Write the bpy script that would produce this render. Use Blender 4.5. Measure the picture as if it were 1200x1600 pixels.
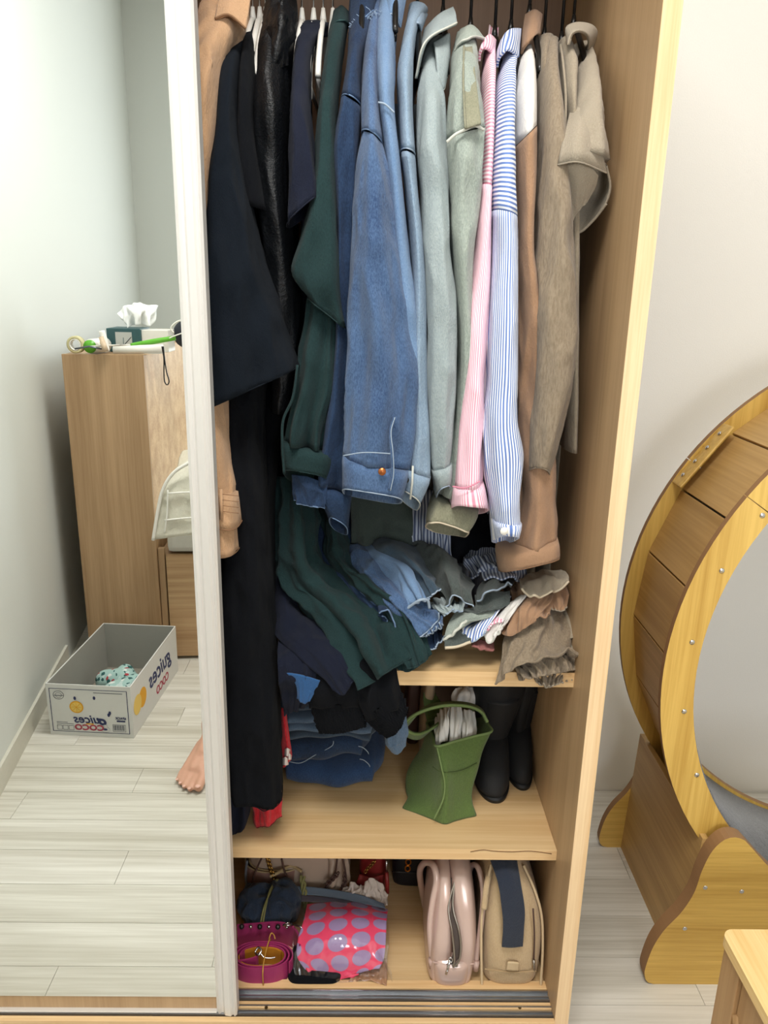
import bpy, bmesh, math, random
import numpy as np
from mathutils import Vector, Matrix, noise as mn
bpy.ops.wm.read_factory_settings(use_empty=True)
SC = bpy.context.scene
COL = SC.collection
# ---------------------------------------------------------------- camera
CAM = np.array([0.0, -1.08, 1.338]); F = 1202.0
def basis(p, y, r):
    p, y, r = map(math.radians, (p, y, r))
    fw = np.array([math.sin(y)*math.cos(p), math.cos(y)*math.cos(p), -math.sin(p)])
    rt = np.array([math.cos(y), -math.sin(y), 0]); dn = np.cross(fw, rt)
    return rt*math.cos(r)+dn*math.sin(r), -rt*math.sin(r)+dn*math.cos(r), fw
RT, DN, FW = basis(16.3, 1.0, -1.2)
cd = bpy.data.cameras.new('camera'); cam = bpy.data.objects.new('camera', cd); COL.objects.link(cam)
cam.matrix_world = Matrix(((RT[0], -DN[0], -FW[0], CAM[0]), (RT[1], -DN[1], -FW[1], CAM[1]), (RT[2], -DN[2], -FW[2], CAM[2]), (0, 0, 0, 1)))
cd.sensor_fit = 'VERTICAL'; cd.sensor_height = 36; cd.lens = F/1600*36; cd.clip_start = 0.004
SC.camera = cam
# ---------------------------------------------------------------- world, lamps, exposure
W = bpy.data.worlds.new('world'); SC.world = W; W.use_nodes = True
W.node_tree.nodes['Background'].inputs[0].default_value = (0.8, 0.9, 1.0, 1)
W.node_tree.nodes['Background'].inputs[1].default_value = 0.35
def area(name, loc, rot, sx, sy, power, col):
    l = bpy.data.lights.new(name, 'AREA'); l.shape = 'RECTANGLE'; l.size = sx; l.size_y = sy; l.energy = power; l.color = col
    o = bpy.data.objects.new(name, l); o.location = loc; o.rotation_euler = [math.radians(a) for a in rot]; COL.objects.link(o); return o
area('ceiling_lamp_light', (-0.1, -0.9, 2.80), (0, 0, 0), 0.9, 0.6, 41, (1.0, 0.965, 0.92))
area('rear_fill_light', (0.6, -3.66, 1.5), (90, 0, 0), 1.5, 1.2, 56, (0.92, 0.96, 1.0))  # unseen fill light, added to brighten the back wall
SC.view_settings.view_transform = 'Standard'; SC.view_settings.look = 'None'
SC.view_settings.gamma = 1; SC.view_settings.use_curve_mapping = False; SC.view_settings.exposure = -0.03
# ---------------------------------------------------------------- helpers
def ray(x, y): return RT*(x-600)/F + DN*(y-800)/F + FW
def P(x, y, Y):            # point at real depth Y (metres behind the wardrobe front)
    d = ray(x, y); return CAM + d*(Y-CAM[1])/d[1]
def PZ(x, y, Z):
    d = ray(x, y); return CAM + d*(Z-CAM[2])/d[2]
MY = 0.02
def PM(x, y, Yv):          # a thing seen in the mirror: its real place in the room
    p = P(x, y, Yv); p[1] = 2*MY-p[1]; return p
def lin(h):
    h = h.lstrip('#'); v = [int(h[i:i+2], 16)/255 for i in (0, 2, 4)]
    return tuple((c/12.92 if c <= .04045 else ((c+.055)/1.055)**2.4) for c in v)+(1,)
def newmat(name):
    m = bpy.data.materials.new(name); m.use_nodes = True; nt = m.node_tree
    return m, nt, nt.nodes['Principled BSDF']
def nd(nt, t, **k):
    n = nt.nodes.new(t)
    for a, b in k.items():
        if a in n.inputs: n.inputs[a].default_value = b
        else: setattr(n, a, b)
    return n
def mixc(nt, fac, a, b):
    n = nt.nodes.new('ShaderNodeMix'); n.data_type = 'RGBA'
    for s, v in ((0, fac), (6, a), (7, b)):
        if hasattr(v, 'links') or isinstance(v, bpy.types.NodeSocket): nt.links.new(v, n.inputs[s])
        else: n.inputs[s].default_value = v
    return n.outputs[2]
def coords(nt, kind, scale):
    tc = nd(nt, 'ShaderNodeTexCoord'); mp = nd(nt, 'ShaderNodeMapping'); mp.inputs['Scale'].default_value = scale
    nt.links.new(tc.outputs[kind], mp.inputs['Vector']); return mp.outputs['Vector']
def noise(nt, vec, scale, detail=4, rough=.6):
    n = nd(nt, 'ShaderNodeTexNoise', Scale=scale, Detail=detail, Roughness=rough); nt.links.new(vec, n.inputs['Vector']); return n.outputs[0]
def ramp(nt, s, a, b):
    n = nd(nt, 'ShaderNodeMapRange'); n.inputs[1].default_value = a; n.inputs[2].default_value = b; nt.links.new(s, n.inputs[0]); return n.outputs[0]
def bump(nt, bs, h, st, dist=.001):
    b = nd(nt, 'ShaderNodeBump', Strength=st, Distance=dist); nt.links.new(h, b.inputs['Height']); nt.links.new(b.outputs[0], bs.inputs['Normal'])
def cloth(name, c1, c2=None, wear=.35, fine=1100, rough=.9, sheen=.15, stretch=(1, 1, .35), spec=.2, wr=1.0):
    m, nt, b = newmat(name); c1 = lin(c1); c2 = lin(c2) if c2 else tuple(min(1, v*1.35) for v in c1[:3])+(1,)
    v = coords(nt, 'Object', stretch)
    f = ramp(nt, noise(nt, v, fine, 2, .7), .35, .65); w = ramp(nt, noise(nt, coords(nt, 'Object', (1, 1, .4)), 9, 4), .3, .7)
    mm = nd(nt, 'ShaderNodeMath', operation='MULTIPLY'); nt.links.new(f, mm.inputs[0]); mm.inputs[1].default_value = .5
    m2 = nd(nt, 'ShaderNodeMath', operation='MULTIPLY_ADD'); nt.links.new(w, m2.inputs[0]); m2.inputs[1].default_value = wear; nt.links.new(mm.outputs[0], m2.inputs[2])
    nt.links.new(mixc(nt, m2.outputs[0], c1, c2), b.inputs['Base Color'])
    b.inputs['Roughness'].default_value = rough; b.inputs['Specular IOR Level'].default_value = spec
    b.inputs['Sheen Weight'].default_value = sheen; b.inputs['Sheen Roughness'].default_value = .6
    ad = nd(nt, 'ShaderNodeMath', operation='MULTIPLY_ADD'); nt.links.new(noise(nt, coords(nt, 'Object', (1, 1, .45)), 38, 3), ad.inputs[0]); ad.inputs[1].default_value = 6*wr; nt.links.new(f, ad.inputs[2])
    bump(nt, b, ad.outputs[0], .5, .0011); return m
def stripes(name, c1, c2, pitch, duty=.0, axis=0, rough=.85):
    m, nt, b = newmat(name)
    tc = nd(nt, 'ShaderNodeTexCoord'); sp = nd(nt, 'ShaderNodeSeparateXYZ'); nt.links.new(tc.outputs['UV'], sp.inputs[0])
    ml = nd(nt, 'ShaderNodeMath', operation='MULTIPLY'); nt.links.new(sp.outputs[axis], ml.inputs[0]); ml.inputs[1].default_value = 2*math.pi/pitch
    sn = nd(nt, 'ShaderNodeMath', operation='SINE'); nt.links.new(ml.outputs[0], sn.inputs[0])
    nt.links.new(mixc(nt, ramp(nt, sn.outputs[0], duty-.35, duty+.35), lin(c1), lin(c2)), b.inputs['Base Color'])
    b.inputs['Roughness'].default_value = rough; b.inputs['Specular IOR Level'].default_value = .2; b.inputs['Sheen Weight'].default_value = .1
    bump(nt, b, noise(nt, coords(nt, 'Object', (1, 1, .4)), 40, 3), .5, .004); return m
def plain(name, c, rough=.5, metal=0, var=.06, bs=0, bscale=60, spec=.5):
    m, nt, b = newmat(name); c = lin(c)
    n = noise(nt, coords(nt, 'Object', (1, 1, 1)), bscale, 4)
    nt.links.new(mixc(nt, n, tuple(v*(1-var) for v in c[:3])+(1,), tuple(min(1, v*(1+var)) for v in c[:3])+(1,)), b.inputs['Base Color'])
    b.inputs['Roughness'].default_value = rough; b.inputs['Metallic'].default_value = metal; b.inputs['Specular IOR Level'].default_value = spec
    if bs: bump(nt, b, n, bs, .002)
    return m
def wood(name, c1, c2, axis='z', rough=.45, s=1.0, bs=.12, coord='Object'):
    m, nt, b = newmat(name)
    sc = {'x': (.35, 12, 12), 'y': (12, .35, 12), 'z': (12, 12, .35)}[axis]; sf = {'x': (1.5, 60, 60), 'y': (60, 1.5, 60), 'z': (60, 60, 1.5)}[axis]
    a = noise(nt, coords(nt, coord, sc), 2.2*s, 6, .62); f = noise(nt, coords(nt, coord, sf), 3.2*s, 3, .6)
    ad = nd(nt, 'ShaderNodeMath', operation='MULTIPLY_ADD'); nt.links.new(f, ad.inputs[0]); ad.inputs[1].default_value = .55; nt.links.new(a, ad.inputs[2])
    nt.links.new(mixc(nt, ramp(nt, ad.outputs[0], .58, .98), lin(c1), lin(c2)), b.inputs['Base Color'])
    b.inputs['Roughness'].default_value = rough; bump(nt, b, f, bs, .0008); return m
def E(name, label, cat, loc=(0, 0, 0), group=None, rz=0):
    o = bpy.data.objects.new(name, None); o.location = loc; o.rotation_euler = (0, 0, rz); COL.objects.link(o)
    o.empty_display_size = .05; o['label'] = label; o['category'] = cat
    if group: o['group'] = group
    bpy.context.view_layer.update(); return o
def tag(o, label, cat, group=None):
    o['label'] = label; o['category'] = cat
    if group: o['group'] = group
    return o
def link(name, me, mat, parent, local=False):
    o = bpy.data.objects.new(name, me); COL.objects.link(o)
    if mat and not me.materials: me.materials.append(mat)
    if parent:
        o.parent = parent
        if not local: o.matrix_parent_inverse = parent.matrix_basis.inverted() if not parent.parent else parent_inv(parent)
    return o
def parent_inv(p):
    m = Matrix()
    while p: m = p.matrix_basis.copy() @ m if not p.parent else p.matrix_parent_inverse @ p.matrix_basis @ m; p = p.parent
    return m.inverted()
def mk(name, V, Fc, mat, parent=None, uv=None, smooth=True, local=False):
    me = bpy.data.meshes.new(name); me.from_pydata([tuple(map(float, v)) for v in V], [], [tuple(map(int, f)) for f in Fc])
    if uv is not None:
        ul = me.uv_layers.new(name='uv'); li = np.zeros(len(me.loops), dtype=np.int32); me.loops.foreach_get('vertex_index', li)
        ul.data.foreach_set('uv', np.asarray(uv, dtype=np.float32)[li].ravel())
    if smooth: me.polygons.foreach_set('use_smooth', [True]*len(me.polygons))
    me.update(); return link(name, me, mat, parent, local)
def frombm(name, bm, mat, parent=None, smooth=False, local=False):
    bmesh.ops.recalc_face_normals(bm, faces=bm.faces); me = bpy.data.meshes.new(name); bm.to_mesh(me); bm.free()
    if smooth: me.polygons.foreach_set('use_smooth', [True]*len(me.polygons))
    return link(name, me, mat, parent, local)
def bmbox(bm, x0, x1, y0, y1, z0, z1, bev=0):
    r = bmesh.ops.create_cube(bm, size=1); vs = r['verts']
    bmesh.ops.scale(bm, vec=(x1-x0, y1-y0, z1-z0), verts=vs); bmesh.ops.translate(bm, vec=((x0+x1)/2, (y0+y1)/2, (z0+z1)/2), verts=vs)
    if bev:
        es = list({e for v in vs for e in v.link_edges}); bmesh.ops.bevel(bm, geom=es, offset=bev, segments=2, affect='EDGES', profile=.6)
def box(name, x0, x1, y0, y1, z0, z1, mat, parent=None, bev=0.0015, local=False):
    bm = bmesh.new(); bmbox(bm, x0, x1, y0, y1, z0, z1, bev); return frombm(name, bm, mat, parent, False, local)
def prism(name, pts, y0, y1, mat, parent=None, plane='xz', bev=0, local=False):   # closed outline in a plane, extruded
    bm = bmesh.new()
    def T(a, b, c): return (a, c, b) if plane == 'xz' else ((c, a, b) if plane == 'yz' else (a, b, c))
    A = [bm.verts.new(T(a, b, y0)) for a, b in pts]; B = [bm.verts.new(T(a, b, y1)) for a, b in pts]; n = len(pts)
    bm.faces.new(A); bm.faces.new(B[::-1])
    for i in range(n): bm.faces.new((A[i], B[i], B[(i+1) % n], A[(i+1) % n]))
    if bev: bmesh.ops.bevel(bm, geom=[e for e in bm.edges if len({v in A for v in e.verts}) == 1], offset=bev, segments=2, affect='EDGES')
    return frombm(name, bm, mat, parent, False, local)
def cr(pts, n, closed=False):      # Catmull-Rom resample by arc length
    p = np.asarray(pts, float)
    if len(p) == 2 and not closed: t = np.linspace(0, 1, n)[:, None]; return p[0]*(1-t)+p[1]*t
    if closed: q = np.vstack([p[-1], p, p[0], p[1]])
    else: q = np.vstack([2*p[0]-p[1], p, 2*p[-1]-p[-2]])
    out = []; K = 12
    for i in range(1, len(q)-2):
        t = np.linspace(0, 1, K, endpoint=False)[:, None]; a, b, c, d = q[i-1], q[i], q[i+1], q[i+2]
        out.append(.5*((2*b)+(-a+c)*t+(2*a-5*b+4*c-d)*t**2+(-a+3*b-3*c+d)*t**3))
    out = np.vstack(out+[q[-2][None]]); s = np.r_[0, np.cumsum(np.linalg.norm(np.diff(out, axis=0), axis=1))]
    if s[-1] < 1e-9: s = np.linspace(0, 1, len(out))
    u = np.linspace(0, s[-1], n+1 if closed else n)
    r = np.stack([np.interp(u, s, out[:, k]) for k in range(p.shape[1])], 1); return r[:-1] if closed else r
def tube(name, pts, r, mat, parent=None, sides=8, closed=False, n=None, local=False, raw=False):
    p = cr(pts, n, closed) if n else np.asarray(pts, float); m = len(p)
    rr = np.full(m, r) if np.isscalar(r) else np.interp(np.linspace(0, 1, m), np.linspace(0, 1, len(r)), r)
    t = (np.roll(p, -1, 0)-np.roll(p, 1, 0)) if closed else np.gradient(p, axis=0); t /= np.linalg.norm(t, axis=1)[:, None]+1e-12
    nrm = np.cross(t[0], (0, 0, 1.)); nrm = np.cross(t[0], (1., 0, 0)) if np.linalg.norm(nrm) < .1 else nrm; nrm /= np.linalg.norm(nrm); V = []
    for i in range(m):
        nrm = nrm-t[i]*(nrm@t[i]); nrm /= np.linalg.norm(nrm)+1e-12; b = np.cross(t[i], nrm)
        for k in range(sides):
            a = 2*math.pi*k/sides; V.append(p[i]+rr[i]*(nrm*math.cos(a)+b*math.sin(a)))
    Fc = []
    for i in range(m if closed else m-1):
        j = (i+1) % m
        for k in range(sides): l = (k+1) % sides; Fc.append((i*sides+k, i*sides+l, j*sides+l, j*sides+k))
    if not closed: Fc += [tuple(range(sides))[::-1], tuple((m-1)*sides+k for k in range(sides))]
    return (V, Fc) if raw else mk(name, V, Fc, mat, parent, local=local)
def crease(V, N, amp, sc=(20, 20, 7)):
    o = np.array([mn.noise(Vector((p[0]*sc[0], p[1]*sc[1], p[2]*sc[2])))+.5*mn.noise(Vector((p[0]*sc[0]*2.3+7, p[1]*sc[1]*2.3, p[2]*sc[2]*2.3))) for p in V]); o = .35-np.abs(o)*1.6
    return V+N*(o*amp)[:, None]
def fsum(rng, k, nh=5):
    c = [(max(1, k*(.45+.85*rng.random())), rng.random()*6.28, rng.random()*2-1, rng.random()*1.5-.75, .4+.6*rng.random()) for i in range(nh)]
    sw = sum(a[4] for a in c)
    def f(th, t): return sum(a[4]*(1-2*abs(np.sin(.5*(round(a[0])*th+a[1]+a[2]*t*.7+a[3]*np.sin(2.1*t+a[1]))))**1.25) for a in c)/sw*1.6
    return f
def loft(name, st, mat, parent, fold=.12, k=4, seed=0, n=72, step=.009, lining=.03, rim=None, grow=1.0, top=True, cr_on=True, rimr=.0010, raw=False, tilt=0.0, wr=.011):
    """cloth tube: stations (xl,yl,xr,yr,Y,ry) or (xl,xr,y,Y,ry), closed top, hollow open hem with real thickness"""
    A = []
    for s in st:
        if len(s) == 5: xl, xr, y, Y, ry = s; yl = yr = y
        else: xl, yl, xr, yr, Y, ry = s
        a, b = P(xl, yl, Y), P(xr, yr, Y); A.append(np.r_[(a+b)/2, (b-a)/2, ry])
    A = np.array(A); L = np.linalg.norm(np.diff(A[:, :3], axis=0), axis=1).sum(); m = max(4, int(L/step))
    q = np.vstack([2*A[0]-A[1], A, 2*A[-1]-A[-2]]); o = []
    for i in range(1, len(q)-2):
        t = np.linspace(0, 1, 10, endpoint=False)[:, None]; a, b, c, d = q[i-1], q[i], q[i+1], q[i+2]
        o.append(.5*((2*b)+(-a+c)*t+(2*a-5*b+4*c-d)*t**2+(-a+3*b-3*c+d)*t**3) if cr_on else b*(1-t)+c*t)
    o = np.vstack(o+[q[-2][None]]); s = np.r_[0, np.cumsum(np.linalg.norm(np.diff(o[:, :3], axis=0), axis=1))]
    u = np.linspace(0, s[-1], m); R = np.stack([np.interp(u, s, o[:, j]) for j in range(7)], 1); R[:, 6] = np.maximum(R[:, 6], .004)
    rng = random.Random(seed); f = fsum(rng, k); th = np.linspace(0, 2*math.pi, n, endpoint=False)
    pe_ = .58 if 'cuff' in name else .85; ex = np.sign(np.cos(th))*np.abs(np.cos(th))**pe_; ey = np.sign(np.sin(th))*np.abs(np.sin(th))**pe_
    if 'cuff' in name: R[0, 6] *= .93; R[0, 3:6] *= .96; wr = min(wr, .003)
    def ring(row, t, off=0.0, aa=1):
        hx = row[3:6]; rx = np.linalg.norm(hx); ry = row[6]
        w = 1+fold*aa*(grow*(.35+.65*t/max(s[-1], .01))+(1-grow))*f(th, t*4)
        rx2 = max(rx-off, .001)/rx; ry2 = max(ry-off, .001)
        # keep the side silhouettes: fold depth mostly towards the viewer
        wx = 1+(w-1)*.45; return row[:3]+hx*rx2*(ex*wx)[:, None]+np.array([0, 1, 0])*(ry2*ey*w)[:, None]
    tl = lambda x: tilt*max(0, 1-(s[-1]-x)/.05)**1.3
    def ring(row, t, off=0.0, aa=1, r0=ring):
        q_ = r0(row, t, off); q_[:, 2] -= tl(t)*ey; return q_
    rings = [ring(R[i], u[i]) for i in range(m)]; vv = list(u); n_out = m
    if lining:
        kk = [i for i in range(m-1, -1, -1) if u[-1]-u[i] <= lining]
        rings += [ring(R[i], u[i], .0022) for i in kk]; vv += [u[i] for i in kk]
    cen = np.repeat(np.array([r.mean(0) for r in rings]), n, axis=0); V = np.vstack(rings); Nn = V-cen; Nn /= np.linalg.norm(Nn, axis=1)[:, None]+1e-9; rz = np.repeat([min(np.ptp(r[:, 0]), .05) for r in rings], n)
    V = crease(V, Nn*(rz/.05)[:, None]*np.array([.6, 1, .2]), wr)
    per = 2*math.pi*math.sqrt((np.mean(np.linalg.norm(R[:, 3:6], axis=1))**2+np.mean(R[:, 6])**2)/2)
    uv = np.vstack([np.stack([np.abs(th/(2*math.pi)*2-1)*per/2, np.full(n, v)], 1) for v in vv]); Fc = []
    for i in range(len(rings)-1):
        for j in range(n): l = (j+1) % n; Fc.append((i*n+j, (i+1)*n+j, (i+1)*n+l, i*n+l))
    if top: Fc.append(tuple(range(n)))
    Fc.append(tuple((len(rings)-1)*n+j for j in range(n))[::-1])
    if raw: return V, Fc
    ob = mk(name, V, Fc, mat, parent, uv)
    if rim: tube('stitching', rings[n_out-1], rimr, rim, ob, 5, True)
    ob['_last'] = 0; del ob['_last']; return ob
def sheet(name, rows, mat, parent, thick=.003, amp=.0, k=4, seed=0, nu=60, nv=40, rim=None, hem=1.4, rimr=.0008, mirror=False, bulge=0, amp0=.15):
    """cloth patch through rows of (px,py,Y); ripples grow towards the last row (the hem)"""
    f = PM if mirror else P
    G = np.stack([cr([f(*p) for p in r], nu) for r in rows]); Q = np.stack([cr(G[:, i], nv) for i in range(nu)], 1)
    du = np.gradient(Q, axis=1); dv = np.gradient(Q, axis=0); N = np.cross(du, dv); N /= np.linalg.norm(N, axis=2)[:, :, None]+1e-12
    c = Q.mean((0, 1)); 
    if ((N*(np.array([CAM[0], CAM[1]*(-1 if mirror else 1), CAM[2]])-Q)).sum() < 0): N = -N
    rng = random.Random(seed); u = np.linspace(0, 1, nu)[None, :]; v = np.linspace(0, 1, nv)[:, None]; H = 0
    for i in range(5):
        a, b, c_, w = k*(.7+.8*rng.random()), rng.random()*6.28, rng.random()*2-1, .5+.5*rng.random()
        ph = 2*math.pi*a*(u+.06*np.sin(5*v+b))+b+c_*2.2*v; H = H+w*(np.sin(ph)+.35*np.sin(2*ph+b))
    H = H/3.0*(amp0+(1-amp0)*v**hem)*amp
    Q = crease(Q.reshape(-1, 3), N.reshape(-1, 3), min(.009, amp*1.2), (16, 16, 16)).reshape(Q.shape) if amp >= .003 and thick >= .002 else Q
    Q = Q+N*(H+bulge*np.sin(math.pi*u)*np.sin(math.pi*v*.9))[:, :, None]
    du = np.gradient(Q, axis=1); dv = np.gradient(Q, axis=0); N2 = np.cross(du, dv); N2 /= np.linalg.norm(N2, axis=2)[:, :, None]+1e-12
    if (N2*N).sum() < 0: N2 = -N2
    T = Q.reshape(-1, 3); B = (Q-N2*thick).reshape(-1, 3); V = np.vstack([T, B]); o = len(T); Fc = []
    for i in range(nv-1):
        for j in range(nu-1):
            a = i*nu+j; Fc.append((a, a+1, a+nu+1, a+nu)); Fc.append((o+a, o+a+nu, o+a+nu+1, o+a+1))
    for j in range(nu-1):
        a = j; Fc.append((a, o+a, o+a+1, a+1)); a = (nv-1)*nu+j; Fc.append((a, a+1, o+a+1, o+a))
    for i in range(nv-1):
        a = i*nu; Fc.append((a, a+nu, o+a+nu, o+a)); a = i*nu+nu-1; Fc.append((a, o+a, o+a+nu, a+nu))
    wu = np.linalg.norm(np.diff(G[-1], axis=0), axis=1).sum(); wv = np.linalg.norm(np.diff(Q[:, nu//2], axis=0), axis=1).sum()
    uv = np.stack([np.broadcast_to(u*wu, (nv, nu)), np.broadcast_to(v*wv, (nv, nu))], 2).reshape(-1, 2)
    ob = mk(name, V, Fc, mat, parent, np.vstack([uv, uv]))
    if rim: tube('hem', (Q[-1]-N2[-1]*thick*.3), rimr+thick*.2, rim, ob, 5)
    return ob
def text(name, body, size, loc, rot, mat, parent, ext=.0004, local=True, align='CENTER', sx=1, bold=0, shear=0):
    c = bpy.data.curves.new(name, 'FONT'); c.body = body; c.size = size; c.extrude = ext; c.align_x = align; c.align_y = 'CENTER'; c.offset = bold; c.shear = shear; c.resolution_u = 3
    t = bpy.data.objects.new(name+'_tmp', c); COL.objects.link(t); bpy.context.view_layer.update()
    me = bpy.data.meshes.new_from_object(t.evaluated_get(bpy.context.evaluated_depsgraph_get())); bpy.data.objects.remove(t); me.name = name
    me.materials.clear(); o = link(name, me, mat, parent, local); o.location = loc; o.rotation_euler = rot; o.scale = (sx, 1, 1); return o
def capsule(bm, a, b, ra, rb, seg=16):
    a, b = Vector(a), Vector(b)
    for p, r in ((a, ra), (b, rb)):
        g = bmesh.ops.create_uvsphere(bm, u_segments=seg, v_segments=seg//2, radius=r); bmesh.ops.translate(bm, vec=p, verts=g['verts'])
    d = b-a
    if d.length > 1e-5:
        g = bmesh.ops.create_cone(bm, cap_ends=True, segments=seg, radius1=ra, radius2=rb, depth=d.length)
        q = Vector((0, 0, 1)).rotation_difference(d); bmesh.ops.rotate(bm, matrix=q.to_matrix(), cent=(0, 0, 0), verts=g['verts']); bmesh.ops.translate(bm, vec=(a+b)/2, verts=g['verts'])
def fused(name, bm, mat, parent, vox=.006, sm=4, cre=0):
    me = bpy.data.meshes.new(name); bm.to_mesh(me); bm.free(); t = bpy.data.objects.new('tmp', me); COL.objects.link(t)
    r = t.modifiers.new('r', 'REMESH'); r.mode = 'VOXEL'; r.voxel_size = vox; s = t.modifiers.new('s', 'SMOOTH'); s.iterations = sm; s.factor = .6
    bpy.context.view_layer.update(); m2 = bpy.data.meshes.new_from_object(t.evaluated_get(bpy.context.evaluated_depsgraph_get()))
    bpy.data.objects.remove(t); m2.name = name; m2.materials.clear()
    if cre:
        k = len(m2.vertices); co = np.zeros(k*3); m2.vertices.foreach_get('co', co); no = np.array([v.normal[:] for v in m2.vertices]); co = crease(co.reshape(-1, 3), no, cre, (26, 26, 20)); m2.vertices.foreach_set('co', co.ravel())
    m2.update(); m2.polygons.foreach_set('use_smooth', [True]*len(m2.polygons)); return link(name, m2, mat, parent)
# ---------------------------------------------------------------- materials
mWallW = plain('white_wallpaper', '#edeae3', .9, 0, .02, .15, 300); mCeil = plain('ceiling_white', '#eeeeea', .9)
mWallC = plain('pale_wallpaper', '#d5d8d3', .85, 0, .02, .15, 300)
mOak = wood('light_oak_z', '#ad8e69', '#c1a27c', 'z'); mOakX = wood('light_oak_x', '#c8a473', '#dabc8e', 'x'); mEdge = wood('oak_edge', '#d8b384', '#ecd0a6', 'z', s=1.4)
mEdgeX = wood('oak_edge_x', '#d3ab78', '#e6c797', 'x', s=1.4); mBack = wood('back_board', '#7d6048', '#8b6d54', 'z')
mPlank = wood('floor_plank', '#bdb8aa', '#e6e3da', 'x', .38, .55, .25); mPlank2 = wood('floor_plank_b', '#b8b3a5', '#e1ded4', 'x', .38, .7, .25); mPlank3 = wood('floor_plank_c', '#c3beb1', '#e8e5dd', 'x', .38, .62, .25)
mGap = plain('joint', '#a39e92', .9)
mWheel = wood('yellow_oak_slant', '#b9903f', '#deb963', 'z', .42, .8, .2); mWheelX = wood('yellow_oak_x', '#b78f3e', '#dbb55f', 'x', .42, 1.0, .2)
mSlat = wood('slat_oak', '#ab8850', '#c6a268', 'y', .45, .8, .15); mMDF = plain('mdf_edge', '#94704b', .7, 0, .08)
mTable = wood('table_top', '#e0b874', '#f0d296', 'y', .4, 1.2, .15); mTableB = wood('table_body', '#a9845a', '#bd996c', 'z', .5)
mHead = wood('headboard_oak', '#9d7e5b', '#bb9b76', 'z', .5, .8); mHeadF = wood('headboard_face', '#aa855e', '#d0b087', 'x', .5, .6)
mAlu = plain('brushed_aluminium', '#e2e0dc', .42, .3, .01); mAluD = plain('aluminium_track', '#a9acb0', .3, .9, .1); mSteel = plain('steel', '#c6c6c6', .2, 1)
mMirror, nt_, b_ = newmat('mirror_glass'); b_.inputs['Base Color'].default_value = (.87, .90, .885, 1); b_.inputs['Metallic'].default_value = 1; b_.inputs['Roughness'].default_value = .0
mBlackP = plain('black_plastic', '#141414', .35); mWhiteP = plain('white_plastic', '#e9e6de', .35)
# ---------------------------------------------------------------- setting
def struct(o): o['kind'] = 'structure'; return o
FX0, FX1, FY0, FY1 = -1.45, 2.08, -3.7, .76
fl = bpy.data.objects.new('floor', None); COL.objects.link(fl); fl['kind'] = 'structure'
box('subfloor', FX0, FX1, FY0, FY1, -.05, -.003, mGap, fl, 0)
random.seed(3); pw = .1115; y = -.136+pw*8; row = 0
while y-pw > -3.7:
    x = FX0-[.35, .05, .64][row % 3]-.02*(row % 5)
    while x < FX1:
        a, b = max(x, FX0), min(x+.92, FX1)
        if b-a > .03: box('plank', a+.0005, b-.0005, y-pw+.0005, min(y, FY1)-.0005, -.003, 0, random.choice((mPlank, mPlank2, mPlank3)), fl, 0)
        x += .92
    y -= pw; row += 1
struct(box('ceiling', -1.6, 2.2, -3.8, .9, 2.9, 2.95, mCeil, None, 0))
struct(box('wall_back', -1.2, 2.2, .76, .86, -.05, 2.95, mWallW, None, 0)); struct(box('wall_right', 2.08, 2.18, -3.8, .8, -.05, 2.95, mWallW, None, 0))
# front wall with a window opening behind the photographer
wf = bpy.data.objects.new('wall_front', None); COL.objects.link(wf); wf['kind'] = 'structure'
for a in ((-1.6, -.2, 0, 2.95), (1.4, 2.2, 0, 2.95), (-.2, 1.4, 0, .8), (-.2, 1.4, 2.1, 2.95)): box('wall_section', a[0], a[1], -3.8, -3.7, a[2], a[3], mWallC, wf, 0)
w1 = bpy.data.objects.new('window_1', None); COL.objects.link(w1); w1['kind'] = 'structure'
for a in ((-.2, 1.4, .8, .86), (-.2, 1.4, 2.04, 2.1), (-.2, -.14, .86, 2.04), (1.34, 1.4, .86, 2.04), (.57, .63, .86, 2.04)): box('window_frame', a[0], a[1], -3.78, -3.72, a[2], a[3], mWhiteP, w1)
wx = lambda yy: -.997+.136*(yy+.686)
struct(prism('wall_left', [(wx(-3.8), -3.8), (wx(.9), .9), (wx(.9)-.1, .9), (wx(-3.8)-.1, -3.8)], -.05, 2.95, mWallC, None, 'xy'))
mBB = plain('baseboard_white', '#cfccbf', .6)
struct(prism('baseboard_left', [(wx(-1.44), -1.44), (wx(.05)+.0, .05), (wx(.05)+.009, .05), (wx(-1.44)+.009, -1.44)], 0, .07, mBB, None, 'xy'))
# ceiling lamp (gives the room its light)
cl = E('ceiling_lamp', 'flat white ceiling lamp above the room', 'lamp', (-.1, -.9, 2.9)); box('lamp_housing', -.53, .33, -1.18, -.62, 2.85, 2.9, mWhiteP, cl, .01)
mGlow, nt_, b_ = newmat('lamp_diffuser'); b_.inputs['Emission Color'].default_value = (1, .96, .9, 1); b_.inputs['Emission Strength'].default_value = 4
box('diffuser', -.50, .30, -1.15, -.65, 2.838, 2.85, mGlow, cl, .004)
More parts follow.
